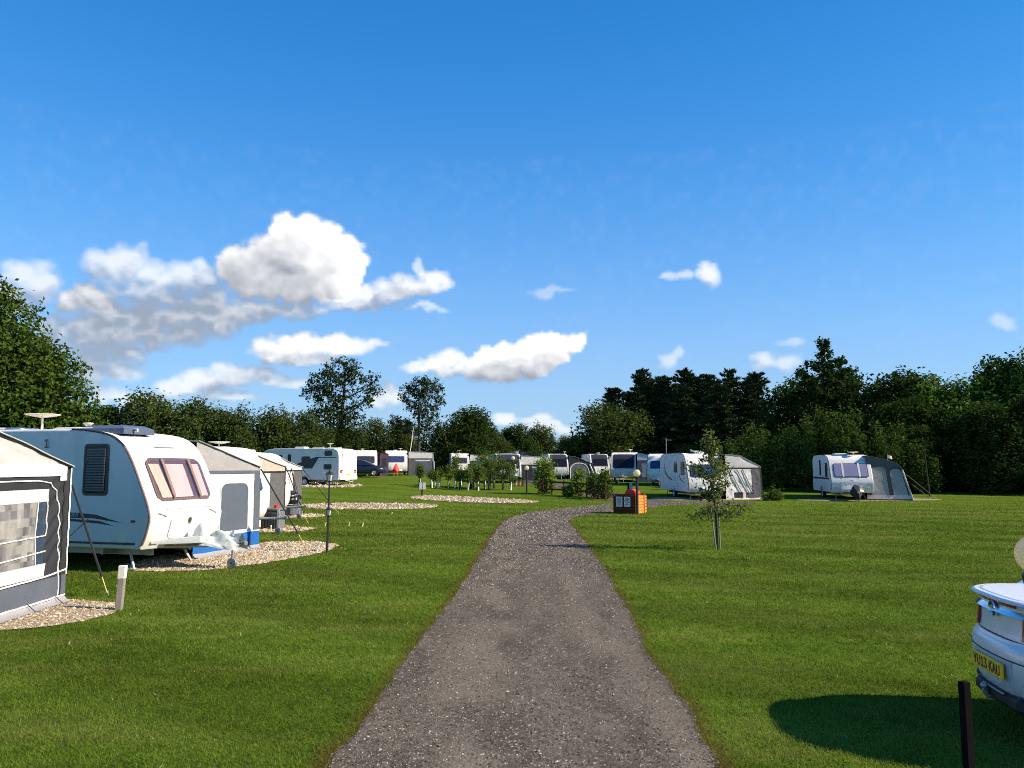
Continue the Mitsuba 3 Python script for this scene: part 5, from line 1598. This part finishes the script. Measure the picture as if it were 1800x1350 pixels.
for i, sxx in enumerate((.22, .60)):
    s_ = part(k, 'sign', put(box(sxx, -.026, .50, .30, .012, .42, .004), M), 'white_plastic')
    F = M @ frame_of([sxx, -.034, .55], [1, 0, 0], [0, 0, 1])
    sub(s_, 'ring', put(lathe([(.085, 0), (.085, .004), (.112, .004), (.112, 0)], 28), F), 'sign_print', False)
    fig = [box(-.012, .01, .003, .036, .07, .004), mv(lathe([(.001, .004), (.018, .004), (.018, 0)], 12), -.012, .058, 0), box(.03, -.03, .003, .04, .05, .004), put(box(.012, .015, .003, .055, .014, .004), np.array([[.8, .6, 0, 0], [-.6, .8, 0, 0], [0, 0, 1, 0], [0, 0, 0, 1.0]]))] if i == 0 else [box(.012, .0, .003, .05, .075, .004), box(.012, .045, .003, .064, .012, .004), box(-.045, .01, .003, .02, .05, .004)]
    sub(s_, 'emblem', put(cat(fig), F), 'sign_print', False)
    sub(s_, 'print_lines', put(cat([box(0, -.145 - .03 * q, .002, (.19, .15, .12)[q], .014, .003) for q in range(2)]), F), 'sign_print', False)
k = thing('litter_bin', 'red litter bin with a rounded hood standing in the bin store', 'bin')
prof = [(.22 * math.cos(t), .86 + .20 * math.sin(t)) for t in np.linspace(0, math.pi, 15)]
hood = sg.Polygon([(.25, .30), (.25, .86)] + [(.25 * math.cos(t), .84 + .19 * math.sin(t)) for t in np.linspace(0, math.pi, 17)] + [(-.25, .86), (-.25, .30)])
hood_in = sg.Polygon([(.18, .76), (.18, .84)] + [(.18 * math.cos(t), .83 + .11 * math.sin(t)) for t in np.linspace(0, math.pi, 15)] + [(-.18, .84), (-.18, .76)])
Fh = M @ frame_of([.70, .10, 0], [1, 0, 0], [0, 0, 1])
part(k, 'hood', put(mv(ext_bevel(hood.difference(hood_in.buffer(0)) if False else hood, .42, .03), 0, 0, -.42), Fh), 'red_plastic', 30)
part(k, 'flap', put(ext_bevel(hood_in, .02, .006), Fh), 'red_lens', 30)
part(k, 'rim', put(mv(ext_bevel(sg.LineString([(-.24, .76)] + [(.235 * math.cos(t), .84 + .175 * math.sin(t)) for t in np.linspace(math.pi, 0, 17)] + [(.24, .76)]).buffer(.022), .03, .008), 0, 0, .002), Fh), 'red_plastic', 30)
single('lamp_plinth', 'small pale stack of rounded blocks behind the bin store post', 'plinth', cat([mv(lathe([(.06, -.055), (.085, -.03), (.085, .03), (.06, .055), (.001, .056)], 14), 5.78, 34.7, .07 + .125 * q) for q in range(6)]), 'wood_orange')

# the post and rail fence along the branch of the drive
FP = [(1.78, 51.5), (2.02, 51.3), (2.55, 51.0), (3.27, 50.3), (4.50, 48.0), (4.86, 46.5), (5.31, 45.2)]
k = thing('post_and_rail_fence', 'brown two rail timber fence between the shrubs along the drive', 'fence')
for x, y in FP:
    part(k, 'fence_post', box(x, y, float(gz(x, y)) + .46, .09, .09, 1.02, .008), 'wood_brown')
for (x0, y0), (x1, y1) in zip(FP[:-1], FP[1:]):
    for zz in (.36, .82):
        a, b = np.array([x0, y0, float(gz(x0, y0)) + zz]), np.array([x1, y1, float(gz(x1, y1)) + zz])
        d = (b - a) / np.linalg.norm(b - a)
        part(k, 'rail', strap(a - d * .02, b + d * .02, .10, .035, (0, 0, 1)), 'wood_brown')


# ------------------------------------------------------------------ shrubs, saplings and their guards
def shrub(stem, seed, x, y, H, R, label, lo, hi, twigs=420, per=8, size=.16, base=.06, catg='shrub', group=None, up=.6, n=14):
    rng = np.random.default_rng(seed)
    b = broad_blobs(H, R, rng, base=base, n=n, pointy=.45)
    k = thing(stem, label, catg, group)
    fol, tw = crown(b, twigs, per, size, rng, lo, hi, spread=size * 1.5, up=up)
    M = pose(x, y)
    M[2, 3] -= .02
    st = [tube([(rng.normal() * .05, rng.normal() * .05, 0), *(q[:3] * [.6, .6, .7] for q in b[i:i + 1]), b[i, :3]], [.03, .02, .01], 5, cap=False) for i in range(0, n, 2)]
    part(k, 'stem', put(cat(st), M), 'bark', True)
    V, F, C = fol
    scene[k + '__foliage'] = mikit.ply(TM(V + M[:3, 3], F), 'leaf', False, color=C)
    return k


BRIGHT = ((.090, .150, .020), (.25, .34, .06))
DULL = ((.060, .100, .018), (.150, .215, .046))
MID = ((.045, .080, .014), (.12, .18, .035))
shrub('leafy_shrub', 301, 2.12, 52.4, 2.25, .62, 'bright green leafy shrub at the left end of the fence', *BRIGHT, twigs=300, size=.18)
shrub('leafy_shrub', 302, 4.15, 49.4, 1.55, .33, 'bright green shrub in the middle of the fence', *BRIGHT, twigs=150, size=.16)
shrub('leafy_shrub', 303, 4.95, 48.2, 1.30, .32, 'darker green shrub beside the right part of the fence', *DULL, twigs=150, size=.15)
shrub('leafy_shrub', 304, 5.42, 46.8, 1.50, .40, 'green shrub at the right end of the fence', *MID, twigs=190, size=.16)
shrub('leafy_shrub', 305, 3.5, 49.4, .5, .30, 'low dark plant at the foot of the fence', *DULL, twigs=110, size=.14)
shrub('leafy_shrub', 306, 14.9, 45.3, .35, .45, 'low weeds at the right corner of the pale awning', *MID, twigs=110, size=.14)

GUARDS = [(740, 58.0, 1.55, .32), (760, 57.0, 1.15, .25), (766, 55.5, 1.1, .24), (772, 58.5, 1.3, .24), (789, 58.0, 1.5, .35), (800, 59.0, 2.6, .50), (807, 56.0, 1.5, .35), (823, 55.6, 1.5, .38), (829.5, 58.5, 1.7, .35), (833, 60.0, 1.6, .36),
          (841, 56.5, 2.0, .42), (853, 59.0, 2.9, .75), (861, 57.5, 2.4, .62), (867, 59.5, 2.7, .72), (885.5, 58.0, 2.2, .55), (898, 57.0, 2.0, .55)]
for i, (u, y, H, R) in enumerate(GUARDS):
    x = (u - 900) / 1392 * y
    z = float(gz(x, y))
    rng = np.random.default_rng(400 + i)
    lean = rng.normal(size=2) * .06
    g = tube([(x, y, z - .02), (x + lean[0] * .5, y + lean[1] * .5, z + .31), (x + lean[0], y + lean[1], z + .62)], .062, 10, cap=False)
    nth = ['leftmost', 'second', 'third', 'fourth', 'fifth', 'sixth', 'seventh', 'eighth', 'ninth', 'tenth', 'eleventh', 'twelfth', 'thirteenth', 'fourteenth', 'fifteenth', 'rightmost'][i]
    place = nth if i in (0, 15) else nth + ' from the left'
    single('tree_guard', f'white tube guard of the sapling plot, {place}', 'tree guard', g, 'guard_plastic', True, 'tree guards in the sapling plot')
    dull = DULL if i not in (0, 3, 11) else MID
    nm = {0: 'leftmost small sapling of the plot', 5: 'tall thin sapling before the far white caravan', 11: 'largest bushy sapling of the plot', 14: 'bushy sapling before the dark glass front', 15: 'rightmost bushy sapling of the plot'}
    shrub('sapling', 420 + i, x + lean[0], y + lean[1], H * .96, R * (.95 if H > 1.9 else .72), nm.get(i, f'young sapling growing out of the tube guard {place}'), *dull, twigs=int(70 + 150 * R), per=7, size=.125, base=min(.60 / H + .10, .62), catg='sapling', group='saplings in the plot', n=11)
single('tree_guard', 'bent white tube guard leaning behind the other guards', 'tree guard', tube([(-4.1, 64, float(gz(-4.1, 64)) - .02), (-4.08, 64, float(gz(-4.1, 64)) + .7), (-4.35, 64, float(gz(-4.1, 64)) + .95)], .06, 10, cap=False), 'guard_plastic', True)
single('black_sack', 'small dark bush-like sack on the grass among the tree guards', 'sack', mv(trimesh.creation.icosphere(2, .18), -1.05, 57.2, float(gz(-1, 57)) + .15), 'black_bag', True) if False else None

# the young tree with two stakes on the right lawn
rng = np.random.default_rng(77)
tx, ty = 4.93, 19.3
k = thing('young_tree', 'sparse staked young tree standing alone on the right lawn', 'tree')
trunk = [tube([(tx, ty, -.03), (tx + .01, ty, .5), (tx - .02, ty, 1.1), (tx - .05, ty + .02, 1.8), (tx - .10, ty, 2.55)], [.035, .028, .022, .014, .006], 8)]
V, F, C, o = [], [], [], 0
for i in range(34):
    h = .72 + 1.85 * (i + rng.random() * .8) / 34
    a = i * 2.4 + rng.random()
    u = (h - .72) / 1.85
    L = (.60 * (1 - u) ** .6 + .16) * (.6 + .6 * rng.random()) * (.95 if h < 1.05 else 1.15 if .40 < u < .66 else .52)
    p = np.array([tx - .03 * u * 2, ty, h])
    q = p + np.array([math.cos(a) * L, math.sin(a) * L, .10 + .25 * rng.random() - .16 * (h < 1.1)])
    mid = (p + q) / 2 + [0, 0, .07]
    trunk.append(tube([p, mid, q], [.010, .006, .003], 5, cap=False))
    n = int(26 + 66 * L)
    t = .25 + .85 * rng.random(n)
    c = p + (q - p) * t[:, None] + rng.normal(size=(n, 3)) * .075 + np.sin(t * math.pi)[:, None] * [0, 0, .06]
    v, f = leaves(c, rng.normal(size=(n, 3)) + [0, 0, .7], .07 + .06 * rng.random(n), rng, .5)
    tone = np.clip(.5 + .3 * rng.normal(size=(n, 1)), 0, 1)
    V.append(v); F.append(f + o); o += len(v)
    C.append(np.repeat(np.array([.060, .088, .022]) * (1 - tone) + np.array([.20, .235, .075]) * tone, 4, 0))
part(k, 'trunk', cat(trunk), 'bark', True)
scene[k + '__crown'] = mikit.ply(TM(np.vstack(V), np.vstack(F)), 'leaf', False, color=np.vstack(C))
single('tree_stake', 'thin wooden stake tied to the lone young tree, left one', 'stake', tube([(tx - .13, ty - .02, 1.05), (tx - .02, ty - .05, -.05)], .018, 6), 'wood_grey')
single('tree_stake', 'thin wooden stake tied to the lone young tree, right one', 'stake', tube([(tx + .06, ty - .02, 1.1), (tx + .075, ty - .05, -.05)], .018, 6), 'wood_grey')

# ------------------------------------------------------------------ small things among the pitches
k = thing('storage_box', 'grey ribbed plastic storage box in front of the beige awning', 'box')
M = pose(-7.65, 25.55, None, -14)
part(k, 'body', put(box(0, 0, .30, .62, .46, .58, .03), M), 'box_plastic')
for i in range(6):
    part(k, 'rib', put(box(-.25 + .10 * i, -.238, .28, .035, .02, .46, .006), M), 'black_plastic')
part(k, 'lid', put(box(0, 0, .64, .68, .52, .08, .03), M), 'box_plastic')
single('red_ball', 'small orange red tub lying on the grey storage box', 'tub', put(lathe([(.001, 0), (.06, 0), (.075, .10), (.07, .10), (.001, .09)], 14), M @ np.array([[1, 0, 0, .10], [0, 1, 0, 0], [0, 0, 1, .68], [0, 0, 0, 1.0]])), 'red_plastic')
rng = np.random.default_rng(8)
m = trimesh.creation.icosphere(4, 1.0)
m.vertices = m.vertices * [.62, .5, .33] * (1 + .30 * (meshkit.fbm(m.vertices * 2.2, 4, 3) - .5))[:, None]
m.vertices[:, 2] = np.maximum(m.vertices[:, 2], -.26)
single('black_sack', 'shiny black sack lying against the farthest white awning', 'sack', put(m, pose(-9.25, 32.6, .72, -20)), 'black_bag', True)
m2 = trimesh.creation.icosphere(3, 1.0)
m2.vertices = m2.vertices * [.30, .3, .40] * (1 + .25 * (meshkit.fbm(m2.vertices * 2.2, 4, 9) - .5))[:, None]
single('black_sack', 'smaller black sack propped behind the shiny black sack', 'sack', put(m2, pose(-9.72, 32.75, .98, -20)), 'black_bag', True)
single('groundsheet', 'grey folded groundsheet under the shiny black sack', 'sheet', put(box(0, 0, .2, 1.0, .8, .42, .08), pose(-9.25, 32.7, None, -16)), 'fabric_slate')
single('white_peg', 'short white marker peg in front of the storage box', 'peg', mv(lathe([(.02, -.05), (.018, .15), (.03, .155), (.03, .20), (.001, .205)], 10), -7.42, 24.6, 0), 'white_plastic')
for i, (x, y, s_) in enumerate([(-4.95, 26.4, .10), (-5.5, 26.9, .08), (-6.3, 26.9, .07), (-5.0, 33.1, .07)]):
    single('tent_peg', ['pale tent peg at the end of the second gravel pad', 'pale tent peg in the middle of the second gravel pad', 'pale tent peg nearest the storage box', 'pale tent peg on the pad by the black sack'][i], 'peg', tube([(x, y, 0), (x + .03, y, s_ + .05)], .018, 6), 'cord_yellow')

# the red cover on the hitch of a far caravan
nx_, ny_ = -11.9 + .1, 81.5 - 1.0
z = float(gz(nx_, ny_))
t = np.linspace(0, 2 * math.pi, 25)
P = np.zeros((9, 25, 3))
for i, (zz, rr) in enumerate([(1.16, .04), (1.08, .10), (.95, .15), (.80, .23), (.66, .31), (.54, .35), (.46, .32), (.32, .18), (.28, .14)]):
    w = 1 + .16 * np.sin(t * 5 + i * .4)
    P[i] = np.c_[nx_ + rr * w * np.cos(t), ny_ + rr * .6 * w * np.sin(t), z + zz + .06 * np.cos(t * 3)]
k = thing('hitch_cover', 'bright red fabric cover over the hitch of a far white caravan', 'cover')
part(k, 'cloth', grid(P), 'red_fabric', True)
part(k, 'tie', tube([(nx_ - .10, ny_ - .2, z + .45), (nx_ - .14, ny_ - .22, z + .02)], .035, 5), 'red_fabric')
part(k, 'tie', tube([(nx_ + .16, ny_ - .2, z + .45), (nx_ + .2, ny_ - .22, z - .0)], .035, 5), 'red_fabric')
k = thing('flagpole', 'tall leaning pale flagpole behind the caravan with the red cover', 'flagpole')
fx, fy = -10.95, 84.5
z = float(gz(fx, fy))
part(k, 'pole', tube([(fx, fy, z), (fx + .10, fy, z + 2.6), (fx + .38, fy, z + 5.0)], [.05, .04, .02], 8), 'cream_plastic')
part(k, 'furled_flag', tube([(fx + .20, fy, z + 3.4), (fx + .27, fy - .03, z + 4.0), (fx + .33, fy, z + 4.5)], [.05, .11, .04], 7), 'fabric_beige')
k = thing('television_aerial', 'thin aerial mast rising behind the grey sided caravan', 'aerial')
ax_, ay_ = 11.7, 60
z = float(gz(ax_, ay_))
part(k, 'mast', tube([(ax_, ay_, z), (ax_, ay_, z + 3.75)], .025, 6), 'galvanised')
part(k, 'boom', tube([(ax_ - .02, ay_, z + 3.62), (ax_ + .42, ay_, z + 3.62)], .018, 5), 'galvanised')
for q in range(4):
    part(k, 'element', tube([(ax_ + .08 + .1 * q, ay_ - .18, z + 3.62), (ax_ + .08 + .1 * q, ay_ + .18, z + 3.62)], .010, 4), 'galvanised')

# the dark green shed roof behind the dark glass fronts
k = thing('garden_shed', 'shed with a low dark felt roof behind the dark glass front caravan', 'shed')
hx, hy = .75, 92
z = float(gz(hx, hy))
part(k, 'wall', box(hx, hy, z + 1.15, 3.2, 2.6, 2.5, .02), 'wood_dark')
Pr = sg.Polygon([(-1.95, 2.38), (0, 3.12), (1.95, 2.38), (1.95, 2.30), (-1.95, 2.30)])
part(k, 'roof', put(mv(ext(Pr, 3.0), 0, 0, -1.5), pose(hx, hy, z) @ np.array([[1, 0, 0, 0], [0, 0, -1, 0], [0, 1, 0, 0], [0, 0, 0, 1.0]])), 'roof_felt', False)

# the toy house, the striped windsock and the small crate
k = thing('play_house', 'little yellow play house with red posts and a dark roof by the globe lamp', 'play house')
px_, py_ = .55, 63.2
z = float(gz(px_, py_))
part(k, 'wall', box(px_, py_, z + .28, .62, .4, .56, .01), 'yellow_paint')
for q in (-.30, .02, .31):
    part(k, 'post', box(px_ + q, py_ - .21, z + .28, .09, .05, .60, .005), 'stripe_maroon')
part(k, 'roof', put(mv(ext(sg.Polygon([(-.46, .56), (0, .74), (.46, .56)]), .6), 0, 0, -.3), pose(px_, py_, z) @ np.array([[1, 0, 0, 0], [0, 0, -1, 0], [0, 1, 0, 0], [0, 0, 0, 1.0]])), 'wood_dark', False)
part(k, 'base', box(px_ - .05, py_, z + .03, .9, .5, .07, .01), 'stripe_maroon')
k = thing('striped_spiral', 'black and white striped garden spinner beside the play house', 'ornament')
part(k, 'pole', tube([(px_ - .30, py_ + .3, z), (px_ - .30, py_ + .3, z + 1.75)], .02, 6), 'post_black')
for i in range(5):
    part(k, 'stripe', mv(lathe([(.03, 0), (.17 - .02 * i, .03), (.15 - .02 * i, .15), (.03, .17)], 12), px_ - .30, py_ + .3, z + .78 + .20 * i), 'white_plastic')
k = thing('small_crate', 'small red brown crate with a pale end on the far grass', 'crate')
cx_, cy_ = 9.05, 68.5
z = float(gz(cx_, cy_))
part(k, 'body', box(cx_ - .06, cy_, z + .15, .26, .22, .30, .01), 'red_lens')
part(k, 'end_panel', box(cx_ + .11, cy_ - .01, z + .15, .08, .22, .34, .01), 'cream_plastic')


# ------------------------------------------------------------------ cars
def car(label, x, y, deg, paint, estate=False, detail=True, z=None):
    """a car; local x forward from the rear bumper, y to the left, z up"""
    k = thing('parked_car', label, 'car')
    M = pose(x, y, z, deg)
    L = 4.8
    ZK = [.30, .325, .37, .45, .56, .64, .69, .715, .74, .80, .88, .95, 1.0, 1.035, 1.05]
    XR = [.16, .09, .04, .01, .0, .005, .015, .035, .055, .065, .07, .07, .06, .045, .08]
    HW = [.80, .86, .90, .92, .93, .935, .935, .93, .925, .91, .88, .83, .73, .62, .58]

    def prm(zz):
        return np.interp(zz, ZK, XR), np.interp(zz, ZK, HW)

    def S(yy, zz, D=.78, p=2.5):
        xr, hw = prm(zz)
        q = np.clip(np.abs(yy) / hw, 0, .9999)
        p = p + 1.0 * smst(.96, 1.03, zz)
        return xr + D * (1 - (1 - q ** p) ** (1 / p))
    rings = []
    for zz in ZK:
        xr, hw = prm(zz)
        a = np.linspace(-math.pi / 2, math.pi / 2, 49)
        yy = hw * np.sign(np.sin(a)) * np.abs(np.sin(a)) ** .8
        rear = np.c_[S(yy, zz), yy]
        fx = L - .16 * abs(zz - .5)
        yf = yy[::-1]
        q = np.clip(np.abs(yf) / hw, 0, .9999)
        front = np.c_[fx - .95 * (1 - (1 - q ** 2.3) ** (1 / 2.3)), yf]
        ring = np.vstack([rear, [[(1.1 + i * .45), hw] for i in range(6)], front, [[(3.35 - i * .45), -hw] for i in range(6)]])
        zf = zz - .17 * smst(3.2, 4.7, ring[:, 0]) * smst(.6, 1.05, np.full(len(ring), zz))
        rings.append(np.c_[ring, zf])
    n = len(rings[0])
    i = np.arange(n)
    j = (i + 1) % n
    V = np.vstack(rings)
    F = [np.vstack([np.stack([a * n + i, a * n + j, a * n + n + j], 1), np.stack([a * n + i, a * n + n + j, a * n + n + i], 1)]) for a in range(len(rings) - 1)]
    c0, c1 = len(V), len(V) + 1
    V = np.vstack([V, [[2.4, 0, .30]], [[2.2, 0, 1.07]]])
    F += [np.stack([j, i, i * 0 + c0], 1), np.stack([(len(rings) - 1) * n + i, (len(rings) - 1) * n + j, i * 0 + c1], 1)]
    m = to_man(fix(TM(V, np.vstack(F))))
    for wx in (1.02, 3.76):
        for sd in (-1, 1):
            m -= m3.Manifold.cylinder(.34, .365, .365, 32).rotate([90, 0, 0]).translate([wx, sd * .82 + .17, .335])
    part(k, 'body', put(from_man(m), M), paint, 38)
    for wx in (1.02, 3.76):
        for sd in (-1, 1):
            R = np.eye(4)
            R[:3, 3] = [wx, sd * .80, .325]
            if sd < 0:
                R[0, 0] = R[1, 1] = -1
            wheel(k, M @ R, .325, .21)
    rz = [(1.03, .46, 3.72, .78), (1.12, .68, 3.50, .76), (1.26, 1.05, 3.20, .72), (1.38, 1.38, 2.95, .655), (1.45, 1.62, 2.75, .60), (1.485, 1.95, 2.45, .50)]
    if estate:
        rz = [(1.03, .30, 3.72, .82), (1.18, .42, 3.45, .77), (1.32, .55, 3.15, .71), (1.43, .70, 2.90, .65), (1.50, .95, 2.70, .60), (1.52, 1.3, 2.4, .5)]

    def ghx(zz):
        return [np.interp(zz, [r[0] for r in rz], [r[q] for r in rz]) for q in (1, 2, 3)]
    gr = []
    for zz in np.linspace(1.02, rz[-1][0], 14):
        a, b, hw = ghx(zz)
        t = np.linspace(-math.pi / 2, math.pi / 2, 21)
        yy = hw * np.sign(np.sin(t)) * np.abs(np.sin(t)) ** .7
        q = np.clip(np.abs(yy) / hw, 0, .9999)
        gr.append(np.c_[np.vstack([np.c_[a + .12 * (1 - (1 - q ** 3) ** (1 / 3)), yy], np.c_[b - .35 * (1 - (1 - q[::-1] ** 3) ** (1 / 3)), yy[::-1]]]), np.full(42, zz)])
    V = np.vstack(gr)
    n = 42
    i = np.arange(n)
    j = (i + 1) % n
    F = [np.vstack([np.stack([a * n + i, a * n + j, a * n + n + j], 1), np.stack([a * n + i, a * n + n + j, a * n + n + i], 1)]) for a in range(13)]
    V = np.vstack([V, [[2.2, 0, rz[-1][0] + .012]]])
    F.append(np.stack([13 * n + i, 13 * n + j, i * 0 + len(V) - 1], 1))
    part(k, 'cabin', put(TM(V, np.vstack(F)), M), paint, True)

    def cabin_patch(end, y0, y1, z0, z1, off=.008):
        P = np.zeros((13, 8, 3))
        for b, zz in enumerate(np.linspace(z0, z1, 8)):
            xa, xb, hw = ghx(zz)
            yy = np.linspace(y0, y1, 13) * hw
            q = np.clip(np.abs(yy) / hw, 0, .9999)
            xx = xa + .12 * (1 - (1 - q ** 3) ** (1 / 3)) - off if end == 0 else xb - .35 * (1 - (1 - q ** 3) ** (1 / 3)) + off
            P[:, b] = np.c_[xx, yy, np.full(13, zz + off)]
        return put(grid(P), M)
    part(k, 'rear_window', cabin_patch(0, -.90, .90, 1.075, rz[-2][0] - .03), 'car_glass', True)
    part(k, 'windscreen', cabin_patch(1, -.92, .92, 1.075, rz[-2][0] - .03), 'car_glass', True)
    for sd in (-1, 1):
        for f0, f1 in ((.17, .42), (.44, .66), (.68, .88)):
            P = np.zeros((8, 8, 3))
            for b, zz in enumerate(np.linspace(1.07, rz[-2][0] - .05, 8)):
                xa, xb, hw = ghx(zz)
                xa, xb = xa + .14, xb - .16
                P[:, b] = np.c_[xa + (xb - xa) * np.linspace(f0, f1, 8), np.full(8, sd * (hw + .006)), np.full(8, zz)]
            part(k, 'side_window', put(grid(P), M), 'car_glass', True)
        part(k, 'sill', put(box(2.4, sd * .86, .25, 2.0, .10, .10, .03), M), 'black_plastic')
        part(k, 'mirror', put(box(3.15, sd * .98, 1.08, .14, .20, .14, .05), M), paint)

    def rp(y0, y1, z0, z1, off=.004, th=.012, ny=25, nz=8, zf0=None, tilt=0.0):
        """a panel that follows the rounded tail"""
        yy = np.linspace(y0, y1, ny)[:, None] * np.ones((1, nz))
        t = np.linspace(0, 1, nz)[None]
        lo = z0 if zf0 is None else zf0(yy)
        zz = lo + (z1 - lo) * t + 0 * yy
        P = np.stack([S(yy, zz) - off - tilt * (1 - t), yy, zz], -1)
        e = 1e-3
        dy = (S(yy + e, zz) - S(yy - e, zz)) / (2 * e)
        N = np.stack([-np.ones_like(dy), dy, 0 * dy], -1)
        N /= np.linalg.norm(N, axis=-1, keepdims=True)
        return put(fix(slab(P, N, th)), M)
    for sd in (-1, 1):
        a, b = sorted((sd * .36, sd * .875))
        kk = part(k, 'tail_light', rp(a, b, .765, .925, .002, .018), 'red_lens')
        a, b = sorted((sd * .40, sd * .86))
        sub(kk, 'indicator', rp(a, b, .775, .80, .014, .012, 10, 3), 'amber')
        part(k, 'head_light', put(box(L - .45, sd * .66, .70, .35, .30, .13, .05), M), 'clear_lens')
    if detail:
        part(k, 'boot_seam', rp(-.655, .655, .742, .752, .001, .006, 33, 2, lambda q: .742 + .10 * (np.abs(q) / .655) ** 4), 'trim_dark')
        part(k, 'bumper_crease', rp(-.80, .80, .612, .620, .0, .008, 33, 2), 'trim_dark')
        part(k, 'chrome_strip', rp(-.64, .64, .925, .962, .0, .012, 33, 6, None, .030), 'chrome')
        part(k, 'spoiler_lip', rp(-.595, .595, 1.016, 1.044, .006, .036, 33, 4), paint)
        part(k, 'brake_light', rp(-.30, .33, .984, 1.010, .004, .010, 17, 3), 'red_lens')
        Fb = M @ frame_of([S(0, .94) - .026, 0, .94], [0, -1, 0], [0, 0, 1])
        kk = part(k, 'badge', put(lathe([(.058, -.01), (.058, .006), (.050, .014), (.043, .006), (.040, .004), (.001, .004)], 28), Fb), 'chrome')
        sub(kk, 'emblem', put(cat([ext_bevel(sg.Polygon([(-.026, -.012), (-.012, .020), (.004, .026), (.020, .014), (.010, .006), (.022, -.004), (.004, -.002), (.006, -.028), (-.006, -.030), (-.008, -.008)]), .012, .003)]), Fb), 'chrome')
        sub(kk, 'field', put(mv(lathe([(.040, .0), (.040, .0055), (.001, .006)], 24), 0, 0, 0), Fb), 'trim_dark')
        part(k, 'plate_recess', rp(-.31, .31, .455, .610, .001, .004), 'grey_gel')
        Fp = M @ frame_of([S(.0, .53) - .016, 0, .53], [0, -1, 0], [0, 0, 1])
        kk = part(k, 'number_plate', put(ext_bevel(rrect(.52, .112, .012), .014, .003), Fp), 'plate_yellow')
        tx_ = meshkit.text_mesh('YU13 KAU', .072, .002, True)
        w = tx_.bounds[1][0] - tx_.bounds[0][0]
        tx_.apply_scale([.45 / w, 1, 1])
        sub(kk, 'characters', put(mv(tx_, -.225, -.036, .0145), Fp), 'trim_dark', False)
        for t_, yc, zc, hh in (('INSIGNIA', .47, .80, .026), ('TURBO', -.50, .79, .026)):
            m = meshkit.text_mesh(t_, hh, .004)
            w = m.bounds[1][0] - m.bounds[0][0]
            Fx = M @ frame_of([float(S(yc, zc)) - .006, yc, zc], [float((S(yc - .02, zc) - S(yc + .02, zc)) / .04), -1, 0], [0, 0, 1])
            part(k, 'lettering', put(mv(m, -w / 2, 0, 0), Fx), 'galvanised', False)
        part(k, 'rear_valance', rp(-.80, .80, .305, .365, .008, .02, 33, 5), 'black_plastic')
        part(k, 'tow_housing', put(box(.15, .0, .315, .26, .78, .15, .05), M), 'black_plastic')
        part(k, 'tow_bar', put(cat([tube([(.12, .10, .27), (.01, .10, .27), (-.01, .10, .32)], .022, 8), mv(trimesh.creation.icosphere(2, .027), -.01, .10, .345), box(.015, .0, .355, .02, .34, .012, .004)]), M), 'galvanised')
    return k


car('silver white saloon car at the right edge, its tail with a yellow number plate', 3.585, 6.10, -9, 'car_paint')
car('dark navy estate car parked before the cream fronted caravan', -16.55, 74.2, 1, 'car_navy', estate=True, detail=False, z=1.10)
